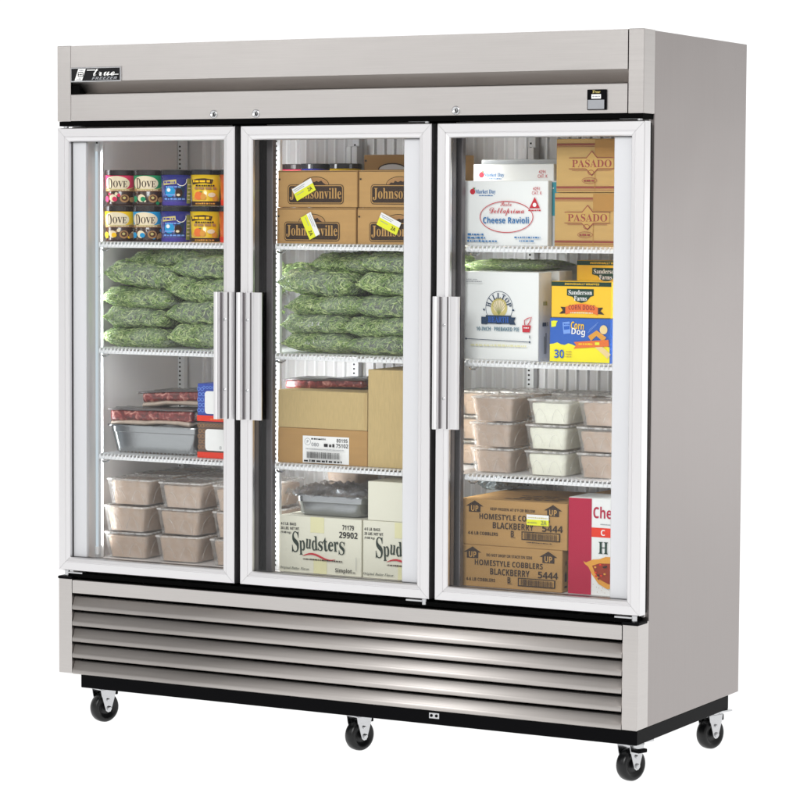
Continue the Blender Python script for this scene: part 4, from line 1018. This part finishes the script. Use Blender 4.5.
pn = pan('steel pan covered with crinkled cling film on the left potato carton', .895, .245, ZF+.1745, .262, .22, .062)
bm = bmesh.new(); NU, NV = 40, 30; g = {}
for i in range(NU+1):
    for j in range(NV+1):
        u, v = -1+2*i/NU, -1+2*j/NV; e = max(abs(u), abs(v))
        zz = .064+.020*noise.noise(Vector((u*4, v*4, 2)))*(1-e*.3)+.017*noise.noise(Vector((u*11, v*11, 5)))+(.012 if e < .85 else -.002)-(.004 if e > .98 else 0)
        g[i, j] = bm.verts.new((u*.142+.004*noise.noise(Vector((v*9, 1, u))), v*.120+.006*noise.noise(Vector((u*9, 3, v))), max(.053, zz+.006)))
for i in range(NU):
    for j in range(NV): bm.faces.new((g[i, j], g[i+1, j], g[i+1, j+1], g[i, j+1]))
obj('cling_film', bm, M['wrap'], pn, True)
bm = bmesh.new(); box(bm, -.105, .105, -.08, .08, .012, .052, bev=.012, seg=3); obj('frozen_block', bm, M['greyfilm'], pn)

# ------------------------------------------------------------------ meat slabs in film
def slab(label, x, y, z, L, dp, h, rz, ry=0, bottom=True):
    bm = bmesh.new(); box(bm, -L/2, L/2, -dp/2, dp/2, 0, h, bev=h*.3, seg=3)
    bmesh.ops.subdivide_edges(bm, edges=[e for e in bm.edges if e.calc_length() > .015], cuts=4, use_grid_fill=True)
    sd = random.uniform(0, 50)
    for v in bm.verts:
        n = noise.noise_vector(v.co*28+Vector((sd, 0, 0))); k = noise.noise(Vector((v.co.x*9+sd, 0, 0))); v.co += Vector((n.x*.006, n.y*.005, n.z*.004+k*.004))
    fixn(bm); o = obj('meat_slab', bm, M['meat'], None, True); o.location = (x, y, z); o.rotation_euler = (0, ry, rz); tag(o, label, 'meat')
    def sheet(name, z0, mat, ov, th):
        b2 = bmesh.new(); box(b2, -L/2-ov, L/2+ov, -dp/2-.003, dp/2+.003, z0, z0+th, bev=th*.35)
        bmesh.ops.subdivide_edges(b2, edges=[e for e in b2.edges if e.calc_length() > .02], cuts=6, use_grid_fill=True)
        for v in b2.verts:
            n = noise.noise_vector(v.co*38+Vector((sd+3, 0, 0))); k = noise.noise(Vector((v.co.x*9+sd, 0, 0))); v.co += Vector((n.x*.008, n.y*.007, n.z*.006+k*.004))
        fixn(b2); obj(name, b2, mat, o, True)
    sheet('film_top', h-.003, M['greyfilm'], .005, .006)
    if bottom: sheet('pale_underside', -.013, M['palepack'], -.003, .014)
slab('lower red meat slab in film resting on the steel pan', .245, .205, Z3+.103, .300, .12, .036, R_(3), R_(-1))
slab('upper red meat slab in film lying on the lower slab', .315, .275, Z3+.163, .290, .12, .034, R_(4), R_(-3))
slab('red meat slab under dark film lying on the pale plain carton', .830, .285, Z3+.2245, .270, .13, .026, R_(4), R_(-1.5), False)

# crumpled dark film bundle at the back of the right floor
bm = bmesh.new(); bmesh.ops.create_icosphere(bm, subdivisions=5, radius=1)
for v in bm.verts:
    n = noise.noise(v.co*3.1)*.22+noise.noise(v.co*8)*.10; v.co *= 1+n; v.co = Vector((v.co.x*.085, v.co.y*.075, max(0, v.co.z*.06+.055)))
o = obj('film_wrapped_bundle', bm, pm('dark_crinkled_film', (92,100,104), .12, .3, .3, 60, 1., 110, coat=.8)); o.location = (1.335, .41, ZF+.26); tag(o, 'dark crinkled film bundle behind the top left corner of the cobbler cartons', 'bundle')
o = carton('grey_carton', 'grey carton standing behind the cobbler cartons at the back left', 1.26, 1.41, .475, .585, ZF, ZF+.255, M['greybox']); clean(o)
o.location = (1.335, .535, ZF)
# loose lid flaps
# ------------------------------------------------------------------ setting, light, camera
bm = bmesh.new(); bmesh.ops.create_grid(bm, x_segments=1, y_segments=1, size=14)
mf = bpy.data.materials.new('underlit_floor_sheet'); mf.use_nodes = True; N = mf.node_tree.nodes; N.remove(N['Principled BSDF'])
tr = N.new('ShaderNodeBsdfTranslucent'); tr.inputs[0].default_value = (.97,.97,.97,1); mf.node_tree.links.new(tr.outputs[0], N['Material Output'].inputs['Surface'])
fl = obj('floor', bm, mf); fl.location = (1, 1, -.0002); fl['kind'] = 'structure'  # added translucent sheet, lit from beneath by the world so no shadow shows

w = bpy.data.worlds.new('World'); S.world = w; w.use_nodes = True; N = w.node_tree.nodes; L = w.node_tree.links; bg = N['Background']
tc = N.new('ShaderNodeTexCoord'); sp = N.new('ShaderNodeSeparateXYZ'); L.new(tc.outputs['Generated'], sp.inputs[0])
# made-up surround: white behind, white below underlights the floor, grey towards camera and right
dot = N.new('ShaderNodeVectorMath'); dot.operation = 'DOT_PRODUCT'; dot.inputs[1].default_value = (-.55,.835,0); L.new(tc.outputs['Generated'], dot.inputs[0])
mr = N.new('ShaderNodeMapRange'); mr.interpolation_type = 'SMOOTHSTEP'; mr.inputs['From Min'].default_value = .35; mr.inputs['From Max'].default_value = .8; mr.inputs['To Min'].default_value = .0; mr.inputs['To Max'].default_value = 1
L.new(dot.outputs['Value'], mr.inputs['Value'])
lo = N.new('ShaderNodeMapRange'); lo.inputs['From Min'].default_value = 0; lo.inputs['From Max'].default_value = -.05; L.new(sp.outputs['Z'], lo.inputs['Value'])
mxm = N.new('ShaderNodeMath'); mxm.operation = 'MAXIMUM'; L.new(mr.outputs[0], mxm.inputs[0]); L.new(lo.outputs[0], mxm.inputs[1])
mc = N.new('ShaderNodeMix'); mc.data_type = 'RGBA'; mc.inputs[6].default_value = (.53,.522,.518,1); mc.inputs[7].default_value = (1.12,1.12,1.12,1)
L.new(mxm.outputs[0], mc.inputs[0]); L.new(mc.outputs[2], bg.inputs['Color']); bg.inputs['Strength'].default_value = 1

def area(name, loc, target, sx, sy, power, col=(1,1,1)):
    l = bpy.data.lights.new(name, 'AREA'); l.shape = 'RECTANGLE'; l.size = sx; l.size_y = sy; l.energy = power; l.color = col
    o = bpy.data.objects.new(name, l); C.objects.link(o); o.location = loc
    d = Vector(target)-Vector(loc); o.rotation_euler = d.to_track_quat('-Z', 'Y').to_euler(); return o
area('key_softbox', (2.6,-6.0,4.2), (1,0,1.1), 2.6, 2.2, 265)
# lamps of the cabinet's own led tubes
for x, wd, pw in ((.076,.024,1.8),(.650,.06,7.0),(1.318,.05,3.8),(1.905,.03,2.0)):
    area('led_lamp', (x, .1205, 1.18), (x, 1, 1.18), wd, 1.24, pw, (.96,.985,1))

area('front_left_fill', (-4.2,-7.0,4.0), (.5,0,1.0), 3.0, 1.6, 34)  # added lamp, lifts the header and louvers
area('rear_right_fill', (5.6,6.6,1.0), (W,.4,1.1), 3.4, 1.7, 13)  # added lamp, puts a soft gradient on the right side panel

def rotm(a, b, c):
    ca, sa, cb, sb, cc, sc = math.cos(a), math.sin(a), math.cos(b), math.sin(b), math.cos(c), math.sin(c)
    return Matrix(((ca,-sa,0),(sa,ca,0),(0,0,1))) @ Matrix(((1,0,0),(0,cb,-sb),(0,sb,cb))) @ Matrix(((cc,0,sc),(0,1,0),(-sc,0,cc)))
Rm = rotm(.5029630, -.0662226, -.0052879); rt, fw, up = Rm.col[0], Rm.col[1], Rm.col[2]
cam = bpy.data.cameras.new('camera'); cam.sensor_width = 36; cam.lens = 36*2.7594547*1000/800; cam.clip_end = 200
co = bpy.data.objects.new('camera', cam); C.objects.link(co)
P0 = (5.08945, -7.03187, 1.60069)
co.matrix_world = Matrix(((rt.x,up.x,-fw.x,P0[0]),(rt.y,up.y,-fw.y,P0[1]),(rt.z,up.z,-fw.z,P0[2]),(0,0,0,1)))
S.camera = co
S.view_settings.view_transform = 'Standard'; S.view_settings.look = 'None'; S.view_settings.exposure = 0; S.view_settings.gamma = 1
S.cycles.use_denoising = True
S.cycles.max_bounces = 10; S.cycles.transparent_max_bounces = 24; S.cycles.diffuse_bounces = 5; S.cycles.glossy_bounces = 5; S.cycles.caustics_reflective = False
S.cycles.sample_clamp_indirect = 4
